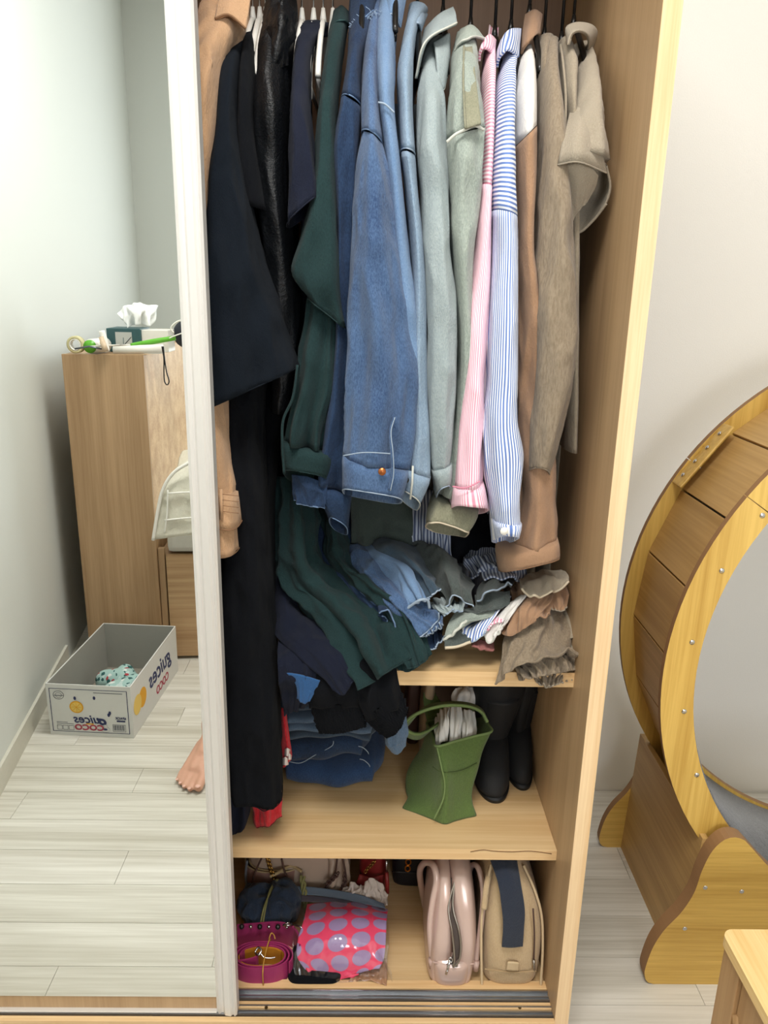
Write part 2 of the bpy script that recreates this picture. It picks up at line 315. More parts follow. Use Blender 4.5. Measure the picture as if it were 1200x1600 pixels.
# ---------------------------------------------------------------- wardrobe
wd = E('sliding_wardrobe', 'light oak wardrobe with one compartment open beside its mirrored sliding door', 'wardrobe', (-.2, .3, 0))
XR, XL, BK = .349, -.318, .60
struct_h = 2.06
def wpanel(nm, *a, m=mOak): return box(nm, *a, m, wd, .001)
sp = wpanel('side_panel', XR, XR+.025, .0015, BK, 0, struct_h); box('edge_band', XR, XR+.025, 0, .0015, 0, struct_h, mEdge, sp, 0)
wpanel('side_panel', -.822, -.80, 0, BK, 0, struct_h); wpanel('partition', XL-.022, XL, .085, BK, .055, 2.035)
wpanel('back_panel', -.80, XR, BK-.008, BK, .055, 2.035, m=mBack); wpanel('top_panel', -.80, XR, 0, BK-.008, 2.035, struct_h, m=mOakX)
wpanel('bottom_panel', -.80, XR, .0, BK-.01, .035, .055, m=mOakX); wpanel('plinth', -.80, XR, .03, .05, 0, .035, m=mOakX)
for z0, z1, nm, x0 in ((.336, .358, 'shelf', XL), (.690, .717, 'shelf', -.11)):
    s = wpanel(nm, x0, XR, .091, BK-.008, z0, z1, m=mOakX); box('edge_band', x0, XR, .09, .091, z0, z1, mEdgeX, s, 0)
    if z0 > .6: wpanel('shelf_support', x0-.018, x0, .33, BK-.008, .358, z1)
mCrack = plain('crack', '#6b4a2c', .9)
tube('edge_crack', [P(735, 1331, .0895), P(755, 1328, .0895), P(772, 1330, .0895), P(800, 1331, .0895), P(830, 1330, .0895), P(862, 1334, .0895)], .0007, mCrack, wd, 5, n=40)
wpanel('lining_strip', -.80, XR, .066, .085, .055, .062, m=mEdgeX)
for y0, nm in ((.041, 'rear'), (.009, 'front')):
    bm = bmesh.new(); bmbox(bm, -.80, XR, y0, y0+.02, .055, .0565)
    for yy in (y0, y0+.018, y0+.0085): bmbox(bm, -.80, XR, yy, yy+.0025, .0565, .0635 if yy != y0+.0085 else .061)
    t = frombm('sliding_track', bm, mAluD, wd)
wpanel('wood_strip', -.80, XR, .0245, .0385, .055, .0615, m=mEdgeX); wpanel('wood_strip', -.80, XR, -.004, .0065, .045, .0615, m=mEdgeX)
mScrew = plain('brass_screw', '#6e5a34', .4, .8)
for px in (416, 812):
    q = PZ(px, 1574.5, .0615); bm = bmesh.new(); bmesh.ops.create_cone(bm, cap_ends=True, segments=16, radius1=.0032, radius2=.0028, depth=.0012)
    bmesh.ops.translate(bm, vec=(q[0], q[1], .0622), verts=bm.verts); frombm('screw', bm, mScrew, wd)
tube('hanging_rod', [(XL, .33, 1.885), (XR, .33, 1.885)], .0125, mSteel, wd, 20)
dr = box('sliding_door', -.80, -.246, .0185, .0235, .066, 2.02, mOak, wd, 0); dr['label'] = 'mirrored sliding door'
box('mirror', -.775, -.262, .0165, .0185, .095, 1.995, mMirror, dr, 0).__setitem__('label', 'tall mirror')
def stile(x0, x1):
    pr = [(x0, .030), (x0, .013), (x0+.005, .009), (x0+.009, .012), (x0+.012, .012), (x0+.016, .006), (x0+.026, .004), (x0+.030, .008), (x0+.034, .004), (x1-.004, .004), (x1, .008), (x1, .030)]
    return prism('door_frame', pr, .064, 2.03, mAlu, dr, 'xy')
stile(-.266, -.2285); stile(-.81, -.772)
box('door_frame', -.772, -.266, .010, .026, .064, .0665, mAlu, dr, .001); box('door_frame', -.772, -.266, .008, .026, 1.995, 2.03, mAlu, dr, .001)
# ---------------------------------------------------------------- cat exercise wheel
cw = E('cat_exercise_wheel', 'yellow oak cat exercise wheel on a wavy stand, right of the wardrobe', 'pet wheel', (1.144, .34, 0))
CX, CZ, RO, RI, YF, YB = 1.144, .668, .606, .545, .180, .495
def ringseg(nm, y0, y1, ro, ri, a0, a1, mat, parent, n=24):
    bm = bmesh.new(); L = []
    for i in range(n+1):
        a = math.radians(a0+(a1-a0)*i/n); c, s = math.cos(a), math.sin(a)
        L.append([bm.verts.new((CX+r*c+(yy-.18)*.06, yy, CZ+r*s)) for r, yy in ((ro, y0), (ro, y1), (ri, y1), (ri, y0))])
    for i in range(n):
        for k in range(4): bm.faces.new((L[i][k], L[i][(k+1) % 4], L[i+1][(k+1) % 4], L[i+1][k]))
    bm.faces.new(L[0]); bm.faces.new(L[-1][::-1])
    bm.normal_update(); o = frombm(nm, bm, mat, parent)
    o.data.materials.append(mMDF)
    for p in o.data.polygons:
        if abs(p.normal.y) < .5: p.material_index = 1
    return o
for (y0, y1) in ((YF, YF+.015), (YB-.015, YB)):
    for q in range(3): ringseg('ring_segment', y0, y1, RO, RI if y0 < .3 else .545, 26+120*q+.08, 26+120*(q+1)-.08, mWheel, cw, 40)
for k in range(24):
    a0 = 136.3+15*k; a = math.radians(a0+7.5); h = math.radians(7.5)
    bm = bmesh.new(); bmbox(bm, -.0722, .0722, YF+.0155, YB-.0155, -.004, .004, .001)
    bmesh.ops.rotate(bm, cent=(0, 0, 0), matrix=Matrix.Rotation(-(a-math.pi/2), 3, 'Y'), verts=bm.verts)
    bmesh.ops.translate(bm, vec=(CX+.562*math.cos(a)+.009, 0, CZ+.562*math.sin(a)), verts=bm.verts); frombm('slat', bm, mSlat, cw)
mCarpet = cloth('grey_carpet', '#4c4d50', '#808286', .5, 260, 1, .3, (1, 1, 1), wr=1.5)
bm = bmesh.new(); L = []
for i in range(145):
    a = 2*math.pi*i/144; L.append([bm.verts.new((CX+r*math.cos(a)+.009, yy, CZ+r*math.sin(a))) for r, yy in ((.548, YF+.016), (.548, YB-.016), (.554, YB-.016), (.554, YF+.016))])
for i in range(144):
    for k in range(4): bm.faces.new((L[i][k], L[i][(k+1) % 4], L[i+1][(k+1) % 4], L[i+1][k]))
frombm('carpet', bm, mCarpet, cw, True)
def screw(p, nrm, r=.0052, parent=cw):
    bm = bmesh.new(); bmesh.ops.create_uvsphere(bm, u_segments=12, v_segments=8, radius=r); bmesh.ops.scale(bm, vec=(1, 1, .45), verts=bm.verts)
    q = Vector((0, 0, 1)).rotation_difference(Vector(nrm)); bmesh.ops.rotate(bm, cent=(0, 0, 0), matrix=q.to_matrix(), verts=bm.verts); bmesh.ops.translate(bm, vec=p, verts=bm.verts)
    return frombm('screw', bm, mSteel, parent, True)
for x, z in ((.617, .872), (.583, .734), (.587, .593), (.629, .457)): screw((x, YF, z), (0, -1, 0))
for k in range(6, 20):
    a = math.radians(222+15*k); screw((CX+.562*math.cos(a), YF, CZ+.562*math.sin(a)), (0, -1, 0))
def base_outline(ra=.532, zs=1.0): 
    h = [(.567, .012), (.563, .035), (.572, .09), (.59, .135), (.618, .178), (.637, .225), (.645, .275), (.658, .32), (.678, .347), (.70, .353), (.718, .346)]
    c = [(CX+ra*math.cos(math.radians(a)), CZ+ra*math.sin(math.radians(a))) for a in np.linspace(220 if ra < .55 else 229, 320 if ra < .55 else 311, 24)]
    h = [(a, b*zs) for a, b in cr(h, 40).tolist()]; r = [(2*CX-a, b) for a, b in h][::-1]
    return [(.585, 0), (.573, .004)]+h+[(a, b) for a, b in c]+r+[(2*CX-.573, .004), (2*CX-.585, 0)]
for (y0, y1, dx, ra_, zs_) in ((.135, .165, 0, .532, 1), (.53, .548, .02, .585, .9)):
    o = prism('stand_panel', [(a+dx, b) for a, b in base_outline(ra_, zs_)], y0, y1, mWheelX, cw); o.data.materials.append(mMDF)
    for p in o.data.polygons:
        if abs(p.normal.y) < .5: p.material_index = 1
for s in (0, 1):
    X = (lambda v: 2*CX-v) if s else (lambda v: v)
    pts = [(X(.640), .0), (X(.652), .0), (X(.664), .325), (X(.652), .325)]
    prism('cross_board', pts, .165, .53, mSlat, cw)
for x, z in [P(a, b, .135)[[0, 2]] for a, b in ((1102, 1387), (1159, 1393), (1070, 1451))]: screw((x, .135, z), (0, -1, 0), .0048)
# joint strap with four screws on the outside rim
a1, a2 = math.radians(137), math.radians(151)
st = cr([(CX+.604*math.cos(a)+.018, CZ+.604*math.sin(a)) for a in np.linspace(a1, a2, 6)], 12)
bm = bmesh.new(); mid = math.radians(144); tx, tz = -math.sin(mid), math.cos(mid)
bmbox(bm, -.078, .078, YB-.058, YB-.014, -.003, .003, .0028)
bmesh.ops.rotate(bm, cent=(0, 0, 0), matrix=Matrix.Rotation(-(mid-math.pi/2), 3, 'Y'), verts=bm.verts); bmesh.ops.translate(bm, vec=(CX+.598*math.cos(mid)+.018, 0, CZ+.598*math.sin(mid)), verts=bm.verts)
jp = frombm('joint_plate', bm, mWheel, cw)
for k in range(4):
    d = -.054+.036*k; screw((CX+.603*math.cos(mid)+.018+tx*d, YB-.036, CZ+.603*math.sin(mid)+tz*d), (math.cos(mid), 0, math.sin(mid)), .0048, jp)
# ---------------------------------------------------------------- low table at the lower right
tb = E('low_wooden_table', 'small pale wooden table with rounded corner in front of the cat wheel', 'table', (.80, -.35, 0))
z1 = .40; x0, y1 = .548, -.130
rc = [(x0+.018-.018*math.cos(t), y1-.018+.018*math.sin(t)) for t in np.linspace(0, math.pi/2, 8)]
prism('table_top', rc+[(1.1, y1), (1.1, -.62), (x0, -.62)], z1-.018, z1, mTable, tb, 'xy')
for (a, b) in ((x0+.006, y1-.008), (x0+.006, -.56), (1.05, y1-.008), (1.05, -.56)): box('leg', a, a+.04, b-.05, b, 0, z1-.018, mTableB, tb)
box('side_panel', x0+.012, x0+.024, -.56, y1-.06, .06, z1-.02, mTableB, tb); tube('brace', [(x0+.018, -.19, .30), (x0+.018, -.30, .06)], .012, mTableB, tb, 4)
# ---------------------------------------------------------------- garments
dBlackS = cloth('navy_black_cloth', '#10161d', '#171d26', .3, spec=.08, sheen=.02); dTee = cloth('black_cotton', '#0b0d11', '#121419', spec=.08, sheen=.02)
dSatin = cloth('black_satin', '#07090c', '#0d1015', .2, 200, .5, .0, spec=.35, wr=.1, stretch=(1,1,1)); dNavy = cloth('navy_cotton', '#0f1424', '#171d30', sheen=.03)
dGreen = cloth('dark_green_shirting', '#14292a', '#213a3b', .35, 700, sheen=.04); dInd = cloth('indigo_denim', '#13213a', '#2a405e', .5, 650, sheen=.05); dMid = cloth('mid_blue_denim', '#233a60', '#587499', .55, 620)
dCham = cloth('chambray', '#54749b', '#7f9aba', .4, 900); dLite = cloth('light_blue_denim', '#6b839b', '#9aaec0', .4, 700); dPale = cloth('pale_grey_blue_denim', '#859396', '#a5afaf', .45, 650)
dPG = cloth('pale_green_denim', '#7c8780', '#aab3a9', .5, 560); dOl = cloth('faded_olive_denim', '#73745f', '#93917b', .6, 500)
dPink = stripes('pink_stripe', '#e59aaf', '#f7e6ec', .0056); dPinkH = stripes('pink_stripe_across', '#e59aaf', '#f7e6ec', .0056, 0, 1)
dBlue = stripes('blue_stripe', '#6580bb', '#f1f4fa', .0064); dBlueH = stripes('blue_stripe_across', '#6580bb', '#f1f4fa', .0064, 0, 1); dBluD = stripes('grey_blue_stripe', '#55607d', '#b9c0cd', .0060)
dCamel = cloth('camel_wool', '#bd9570', '#caa480', .4, 500); dCam2 = cloth('brown_camel_shirting', '#987659', '#a78468', .3, 800); dWhite = cloth('white_shirting', '#dedad4', '#ebe8e3', .3, 800)
dKnit = cloth('taupe_knit', '#756653', '#988a76', .3, 330, 1, .15, (1, 1, .25), wr=.3); dBeige = cloth('beige_linen', '#8d816d', '#a39784', .4, 600); dTeeB = cloth('light_taupe_jersey', '#958a78', '#a89d8b', .4, 700)
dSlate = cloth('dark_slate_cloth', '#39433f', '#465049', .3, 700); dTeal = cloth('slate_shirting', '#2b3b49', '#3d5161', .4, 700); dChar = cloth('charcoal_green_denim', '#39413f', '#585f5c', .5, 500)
sLite = plain('pale_thread', '#97a7b8', .9); sInd = plain('blue_thread', '#6a83a4', .9); sWht = plain('white_thread', '#c4c6bc', .9); sGr = plain('green_thread', '#2c4747', .9); sTan = plain('tan_thread', '#c8bba3', .9); sCam = plain('camel_thread', '#8d6a4c', .9)
mCopper = plain('copper', '#a4643a', .35, .9); mBlk = mBlackP
def Px(px, py, Y): return P(px, py, Y)[0]
def hanger(px, white, ytop=45, Y=.33, label=None):
    x = Px(px, ytop, Y); zt = P(px, ytop, Y)[2]; m = mWhiteP if white else mBlackP
    e = E('clothes_hanger', label, 'hanger', (x, Y, 1.885), 'white hangers on the rail' if white else 'black hangers on the rail')
    hk = [(x, Y+.0155*math.cos(a), 1.885+.0155*math.sin(a)) for a in np.linspace(-.6, math.pi, 14)]+[(x, Y-.012, 1.86), (x, Y, 1.84), (x, Y, zt)]
    tube('hook', hk, .0014 if white else .0026, mSteel if white else m, e, 8)
    tube('neck', [(x, Y, zt+.012), (x, Y, zt-.012)], [.003, .0065], m, e, 10)
    r = .0045
    tube('shoulder_bar', [(x, Y-.125, zt-.115), (x, Y-.105, zt-.085), (x, Y-.05, zt-.036), (x, Y, zt-.008), (x, Y+.05, zt-.036), (x, Y+.105, zt-.085), (x, Y+.125, zt-.115)], r, m, e, 10, n=40)
    tube('trouser_bar', [(x, Y-.12, zt-.118), (x, Y+.12, zt-.118)], .0032, m, e, 8); return e
def body(parent, px, py, w, mat, z0, y0=.315, y1=.55, zt=1.66, seed=0, fold=.10):      # the garment's own front and back, hanging deeper in the wardrobe
    x = Px(px, py, .3)
    V = []; rng = random.Random(seed); f = fsum(rng, 5); n = 64; th = np.linspace(0, 2*math.pi, n, endpoint=False); m = 40; yc, ry = (y0+y1)/2, (y1-y0)/2
    for i in range(m):
        t = i/(m-1); z = zt*(1-t)+.735*t; sh = min(1, .25+2.2*t) if t < .35 else 1
        w2 = 1+fold*(.4+t)*f(th, t*4)
        V.append(np.stack([x+w*(.6+.4*t)*np.cos(th)*w2, yc+ry*sh*np.sin(th)*(1+.0*w2), np.full(n, z)+(-.10*np.abs(np.sin(th))*(1-t)**3)], 1))
    V = np.vstack(V); Fc = [(i*n+j, (i+1)*n+j, (i+1)*n+(j+1) % n, i*n+(j+1) % n) for i in range(m-1) for j in range(n)]+[tuple(range(n)), tuple((m-1)*n+j for j in range(n))[::-1]]
    uv = np.stack([np.tile(np.abs(th/3.1416-1)*ry*2, m), np.repeat(np.linspace(0, 1, m), n)], 1)
    return mk('body', V, Fc, mat, parent, uv)
def button(pos, r, mat, parent, nrm=(0, -1, .1)):
    bm = bmesh.new(); bmesh.ops.create_cone(bm, cap_ends=True, segments=20, radius1=r, radius2=r*.85, depth=r*.4); bmesh.ops.bevel(bm, geom=[e for e in bm.edges if e.calc_length() < r*.35], offset=r*.1, segments=2, affect='EDGES')
    q = Vector((0, 0, 1)).rotation_difference(Vector(nrm)); bmesh.ops.rotate(bm, cent=(0, 0, 0), matrix=q.to_matrix(), verts=bm.verts); bmesh.ops.translate(bm, vec=pos, verts=bm.verts)
    b = frombm('button', bm, mat, parent, True); p = Vector(pos)-Vector((0, r*.22, 0)); 
    return b
def collar(parent, lo, hi, mat, rim=None, seed=1, thick=.004, amp=.0015, mid=None):
    rows = [hi]+([mid] if mid else [])+[lo]; return sheet('collar', rows, mat, parent, thick, amp, 2, seed, 36, 18, rim, bulge=.004)
G = {}
def garm(key, nm, label, cat, px): G[key] = E(nm, label, cat, (Px(px, 60, .33), .33, 1.72), 'clothes hanging on the rail'); return G[key]
# camel coat
g = garm('A', 'trench_coat', 'camel long coat hanging at the far left against the door frame', 'coat', 330)
loft('sleeve', [(330, 392, -70, .34, .05), (324, 388, -10, .31, .06), (312, 381, 50, .24, .07), (309, 352, 100, .18, .06), (307, 345, 140, .155, .06), (307, 344, 200, .15, .05), (309, 340, 300, .15, .045), (312, 346, 450, .15, .045), (318, 352, 600, .13, .045), (326, 366, 740, .105, .047), (331, 373, 857, .09, .047)], dCamel, g, .10, 3, 1, rim=sCam, rimr=.0008)
loft('cuff_strap', [(332, 758, 372, 768, .095, .052), (336, 808, 377, 815, .092, .052)], dCamel, g, .04, 3, 2, lining=.008, rim=sCam)
for k in range(4): tube('stitching', [P(346, 772+9*k, .040), P(373, 775+9*k, .041)], .0006, sCam, g, 4)
tube('cuff_loop_edge', [P(345, 764, .041), P(346, 812, .039)], .003, dCamel, g, 6)
sheet('shoulder_tab', [[(322, 88, .13), (329, 92, .118)], [(320, 104, .12), (328, 107, .115)]], dCamel, g, .004, 0, nu=8, nv=8)
collar(g, [(308, 88, .15), (318, 72, .18), (332, 40, .2)], [(318, 30, .24), (330, 8, .25), (345, -5, .27)], dCamel, sCam)
sheet('collar', [[(345, -20, .2), (375, -15, .2), (392, -5, .2)], [(335, 28, .17), (358, 22, .165), (385, 44, .175)]], dCamel, g, .004, 0, nu=20, nv=14, rim=sCam)
body(g, 345, 300, .018, dCamel, .80, seed=2); 
# navy-black wide sleeved shirt
g = garm('B', 'black_shirt', 'navy black shirt with very wide three quarter sleeve, second from the door frame', 'shirt', 372)
loft('sleeve', [(378, 60, 404, 60, .33, .03), (362, 80, 388, 78, .27, .05), (350, 120, 376, 118, .2, .06), (343, 202, 372, 200, .16, .065), (335, 285, 383, 285, .14, .065), (331, 380, 402, 380, .125, .07), (327, 460, 427, 460, .12, .07), (328, 560, 456, 555, .12, .075), (331, 632, 462, 575, .12, .075)], dBlackS, g, .24, 3, 8, lining=.06, rim=dBlackS)
body(g, 385, 300, .018, dBlackS, .95, seed=3)
# black tee
g = garm('C', 'black_tee', 'black short sleeved top beside the navy black shirt', 'shirt', 392)
loft('sleeve', [(386, 404, 50, .32, .03), (380, 402, 90, .25, .05), (376, 401, 150, .19, .05), (375, 402, 210, .175, .05), (378, 414, 280, .17, .05), (383, 325, 427, 332, .17, .05)] if False else [(386, 50, 404, 50, .32, .03), (380, 90, 402, 90, .25, .05), (376, 150, 401, 150, .19, .05), (375, 210, 402, 210, .175, .05), (378, 280, 414, 280, .17, .05), (384, 322, 427, 334, .17, .05)], dTee, g, .12, 3, 4, rim=dTee)
body(g, 403, 300, .016, dTee, .85, seed=4)
# hooded satin blouse
g = garm('D', 'black_satin_blouse', 'glossy black satin blouse with draped hood collar', 'blouse', 440)
loft('sleeve', [(425, 462, -50, .32, .04), (414, 464, 20, .28, .05), (405, 455, 90, .22, .06), (400, 453, 170, .18, .06), (402, 452, 250, .18, .055), (408, 454, 340, .18, .055), (418, 466, 430, .19, .05), (424, 472, 540, .2, .05), (424, 462, 640, .2, .05)], dSatin, g, .26, 4, 14)
sheet('hood', [[(416, 30, .2), (438, -10, .17), (464, 20, .2)], [(412, 70, .19), (436, 50, .15), (460, 60, .19)], [(404, 120, .19), (425, 110, .15), (448, 100, .18)]], dSatin, g, .004, .006, 2, 5, rim=dSatin)
body(g, 440, 300, .02, dSatin, .8, seed=5)
# navy tee
g = garm('E', 'navy_tee', 'dark navy top whose pointed short sleeve hangs before the green shirt', 'shirt', 480)
loft('sleeve', [(470, 38, 512, 40, .33, .025), (462, 80, 490, 80, .26, .05), (456, 150, 486, 150, .18, .055), (454, 200, 489, 200, .15, .055), (451, 255, 495, 250, .14, .055), (448, 355, 501, 308, .135, .055)], dNavy, g, .14, 3, 16, rim=dNavy)
sheet('neckband', [[(470, 36, .30), (492, 34, .29), (514, 35, .33)], [(468, 56, .28), (490, 58, .27), (512, 58, .33)]], dNavy, g, .003, 0, nu=16, nv=8)
body(g, 470, 300, .016, dNavy, .80, seed=6)
# green shirt
g = garm('G', 'green_shirt', 'dark green shirt with billowing sleeve and buttoned cuff', 'shirt', 520)
loft('upper_sleeve', [(520, 20, 547, 24, .33, .03), (510, 80, 540, 60, .27, .05), (498, 170, 528, 165, .19, .055), (492, 240, 527, 235, .165, .055), (484, 310, 529, 305, .15, .055), (470, 370, 531, 365, .14, .055), (457, 425, 533, 440, .135, .055), (482, 465, 541, 512, .135, .045)], dGreen, g, .16, 3, 17, rim=dGreen)
loft('lower_sleeve', [(490, 400, 530, 400, .17, .045), (482, 470, 538, 480, .165, .05), (470, 540, 537, 550, .16, .05), (462, 600, 531, 610, .155, .05), (449, 650, 520, 650, .15, .05), (444, 686, 513, 700, .15, .045)], dGreen, g, .38, 6, 27)
loft('cuff', [(440, 684, 521, 706, .15, .047), (442, 715, 519, 730, .15, .047), (445, 742, 514, 755, .15, .047)], dGreen, g, .05, 3, 7, tilt=.022, rim=dGreen)
tube('placket', [P(465, 570, .105), P(458, 620, .10), (P(443, 655, .10)), P(441, 690, .098), P(444, 740, .098)], .0022, dGreen, g, 6, n=30)
collar(g, [(517, 44, .27), (533, 30, .25), (549, 42, .29)], [(522, 16, .33), (534, 8, .32), (545, 18, .34)], dGreen, sGr)
body(g, 505, 300, .02, dGreen, .80, seed=7)
# indigo denim jacket
g = garm('H', 'indigo_denim_jacket', 'darkest indigo denim jacket with frayed collar, right of the green shirt', 'jacket', 555)
loft('yoke', [(550, -30, 592, -30, .34, .04), (546, 30, 590, 25, .30, .045), (543, 95, 567, 95, .21, .05), (534, 156, 565, 170, .175, .055)], dInd, g, .08, 3, 9, rim=sInd)
loft('sleeve', [(533, 158, 565, 175, .172, .052), (521, 240, 561, 240, .165, .055), (524, 340, 558, 340, .165, .055), (524, 450, 556, 450, .165, .055), (518, 600, 556, 600, .165, .055), (500, 690, 553, 700, .165, .05), (492, 745, 551, 765, .165, .05)], dInd, g, .22, 4, 10)
loft('cuff', [(488, 748, 551, 768, .165, .05), (506, 790, 547, 800, .165, .045), (515, 815, 543, 830, .165, .04)], dInd, g, .12, 4, 11, tilt=.022, rim=sInd)
sheet('cuff_flap', [[(456, 742, .13), (480, 745, .115), (512, 757, .12)], [(457, 782, .13), (480, 790, .115), (507, 793, .12)]], dInd, g, .005, .004, 2, 3, rim=sInd)
collar(g, [(546, 40, .25), (566, 30, .23), (586, 14, .26)], [(548, -14, .30), (568, -20, .28), (592, -16, .30)], dInd, sInd)
mFray = plain('frayed_threads', '#8fa3bd', 1)
rng = random.Random(5); bmv, bmf = [], []
for k in range(60):
    t = rng.random(); q = P(552+34*t, 44-28*t, .236); d = np.array([rng.uniform(-.012, .012), -rng.random()*.006, rng.uniform(-.014, .008)])
    v, f_ = tube('', [q, q+d*.6+np.array([.002, 0, 0]), q+d], .00045, None, sides=3, raw=True); o = len(bmv); bmv += v; bmf += [tuple(a+o for a in ff) for ff in f_]
mk('frayed_edge', bmv, bmf, mFray, g)['kind'] = 'stuff'
body(g, 545, 300, .02, dInd, .85, seed=8)
# mid blue denim jacket
g = garm('I', 'blue_denim_jacket', 'mid blue denim jacket with the widest sleeve and copper cuff button', 'jacket', 580)
loft('yoke', [(578, 10, 600, 10, .33, .04), (570, 70, 594, 70, .24, .045), (565, 130, 592, 130, .18, .05), (565, 207, 598, 228, .14, .055)], dMid, g, .08, 3, 12, rim=sInd)
loft('sleeve', [(566, 210, 598, 231, .138, .052), (555, 285, 612, 285, .13, .058), (550, 380, 621, 380, .12, .06), (544, 480, 637, 480, .115, .062), (540, 580, 651, 580, .11, .062), (538, 650, 648, 655, .105, .06), (536, 709, 637, 728, .10, .058)], dMid, g, .22, 4, 19)
loft('cuff', [(534, 708, 640, 731, .10, .060), (535, 740, 634, 758, .10, .060), (535, 768, 628, 784, .10, .060)], dMid, g, .03, 3, 13, lining=.05, tilt=.022, rim=sLite)
tube('stitching', [P(536, 712, .043), P(570, 707, .038), P(612, 709, .037)], .0009, sLite, g, 5, n=20)
tube('cuff_placket', [P(616, 652, .05), P(610, 675, .044), P(612, 708, .037), P(613, 740, .037), P(608, 766, .038)], .0022, dMid, g, 6, n=30)
tube('stitching', [P(617, 652, .047), P(611, 675, .041), P(614, 708, .034), P(615, 740, .034), P(610, 767, .035)], .0008, sLite, g, 5, n=30)
button(P(597, 737, .036), .0062, mCopper, g)
body(g, 590, 300, .02, dMid, .84, seed=9)
# chambray shirt
g = garm('J', 'chambray_shirt', 'sky blue chambray shirt with tall collar between two denim garments', 'shirt', 615)
loft('sleeve', [(598, -20, 636, -20, .33, .04), (590, 30, 622, 30, .28, .05), (587, 80, 618, 80, .22, .05), (588, 130, 617, 130, .175, .055), (591, 170, 617, 178, .16, .055), (600, 240, 624, 240, .15, .055), (612, 380, 638, 380, .145, .055), (618, 480, 653, 480, .14, .055), (620, 600, 660, 600, .14, .055), (620, 730, 655, 730, .14, .05)], dCham, g, .07, 3, 14)
tube('seam', [P(591, 160, .102), P(602, 163, .098), P(616, 176, .10)], .0014, sLite, g, 5, n=16)
collar(g, [(594, 45, .26), (611, 22, .23), (628, 42, .25)], [(600, -40, .30), (615, -50, .28), (640, -30, .28)], dCham, sLite)
body(g, 620, 300, .018, dCham, .85, seed=10)
# light blue shirt
g = garm('K', 'light_blue_denim_shirt', 'narrow light blue denim shirt right of the chambray one', 'shirt', 650)
loft('yoke', [(640, 10, 668, 16, .33, .03), (632, 50, 652, 50, .27, .045), (621, 110, 645, 110, .2, .05), (622, 180, 644, 180, .17, .05), (625, 238, 648, 245, .15, .05)], dLite, g, .06, 3, 15, rim=sLite)
loft('sleeve', [(625, 242, 648, 249, .15, .048), (634, 310, 653, 310, .15, .05), (642, 420, 664, 420, .145, .05), (640, 580, 666, 580, .14, .055), (638, 660, 670, 665, .135, .055), (632, 722, 671, 738, .13, .053)], dLite, g, .18, 4, 16)
loft('cuff', [(629, 722, 673, 739, .13, .055), (627, 770, 653, 792, .13, .05)] if False else [(629, 722, 673, 739, .13, .055), (628, 750, 664, 768, .13, .052), (627, 772, 655, 793, .13, .05)], dLite, g, .05, 3, 17, tilt=.022, rim=sWht)
tube('cuff_placket', [P(645, 728, .072), P(644, 755, .073), P(641, 780, .074)], .0018, sWht, g, 6)
button(P(634, 750, .074), .0055, mBlk, g)
collar(g, [(633, 46, .26), (652, 36, .24), (660, 48, .26)], [(640, 14, .33), (654, 8, .31), (669, 22, .33)], dLite, sLite)
body(g, 650, 300, .016, dLite, .85, seed=11)
# pale grey-blue shirt
g = garm('L', 'pale_denim_shirt', 'pale grey blue denim shirt with big spread collar', 'shirt', 690)
loft('sleeve', [(665, 70, 700, 60, .32, .035), (656, 110, 694, 110, .25, .05), (652, 160, 695, 160, .18, .055), (652, 240, 697, 240, .15, .058), (657, 310, 702, 310, .145, .058), (658, 380, 704, 380, .14, .058), (665, 480, 712, 480, .135, .058), (665, 580, 712, 580, .13, .055), (668, 660, 708, 660, .13, .052), (673, 730, 703, 722, .13, .045)], dPale, g, .18, 4, 18)
loft('cuff', [(671, 729, 705, 718, .13, .048), (677, 752, 704, 745, .13, .046), (682, 775, 701, 768, .13, .042)], dPale, g, .05, 3, 18, tilt=.022, rim=sLite)
sheet('collar', [[(662, 45, .30), (685, 22, .27), (708, 10, .29)], [(655, 80, .24), (675, 46, .21), (712, 20, .25)], [(648, 122, .20), (664, 64, .18), (714, 34, .22)]], dPale, g, .004, 0, nu=30, nv=20, rim=sWht)
sheet('collar', [[(676, 66, .24), (700, 52, .24), (704, 56, .26)], [(682, 80, .19), (699, 90, .2), (704, 90, .24)], [(686, 128, .165), (694, 140, .17), (699, 120, .2)]], dPale, g, .004, 0, nu=20, nv=20, rim=sWht)
body(g, 690, 300, .018, dPale, .88, seed=12)
# pale green denim jacket
g = garm('M', 'pale_green_denim_jacket', 'washed pale green denim jacket with raised seams and turned up collar', 'jacket', 735)
loft('yoke', [(716, 52, 742, 52, .33, .035), (708, 80, 744, 80, .25, .045), (704, 120, 747, 120, .19, .052), (700, 170, 752, 170, .155, .055), (698, 222, 755, 204, .14, .058)], dPG, g, .05, 3, 21)
loft('sleeve', [(698, 224, 755, 206, .138, .056), (699, 260, 752, 258, .135, .058), (700, 320, 747, 320, .135, .058), (702, 380, 740, 380, .135, .058), (712, 480, 736, 480, .14, .055), (714, 580, 742, 580, .14, .05), (700, 690, 745, 690, .15, .05), (678, 765, 745, 775, .16, .05)], dPG, g, .18, 4, 22)
loft('cuff', [(676, 772, 748, 790, .16, .055), (668, 800, 741, 815, .155, .055), (666, 820, 732, 836, .15, .052)], dOl, g, .12, 4, 23, lining=.04, tilt=.022, rim=sTan, rimr=.0016)
tube('seam', [P(698, 222, .082), P(712, 210, .08), P(728, 202, .079), P(742, 196, .081), P(756, 203, .088)], .0022, sWht, g, 6, n=30)
sheet('placket', [[(725, 74, .185), (738, 72, .19)], [(725, 130, .118), (744, 125, .122)], [(727, 200, .070), (752, 192, .074)]], dOl, g, .003, 0, nu=10, nv=30)
tube('seam', [P(725, 72, .18), P(724, 130, .114), P(727, 200, .067)], .0016, dOl, g, 6, n=30)
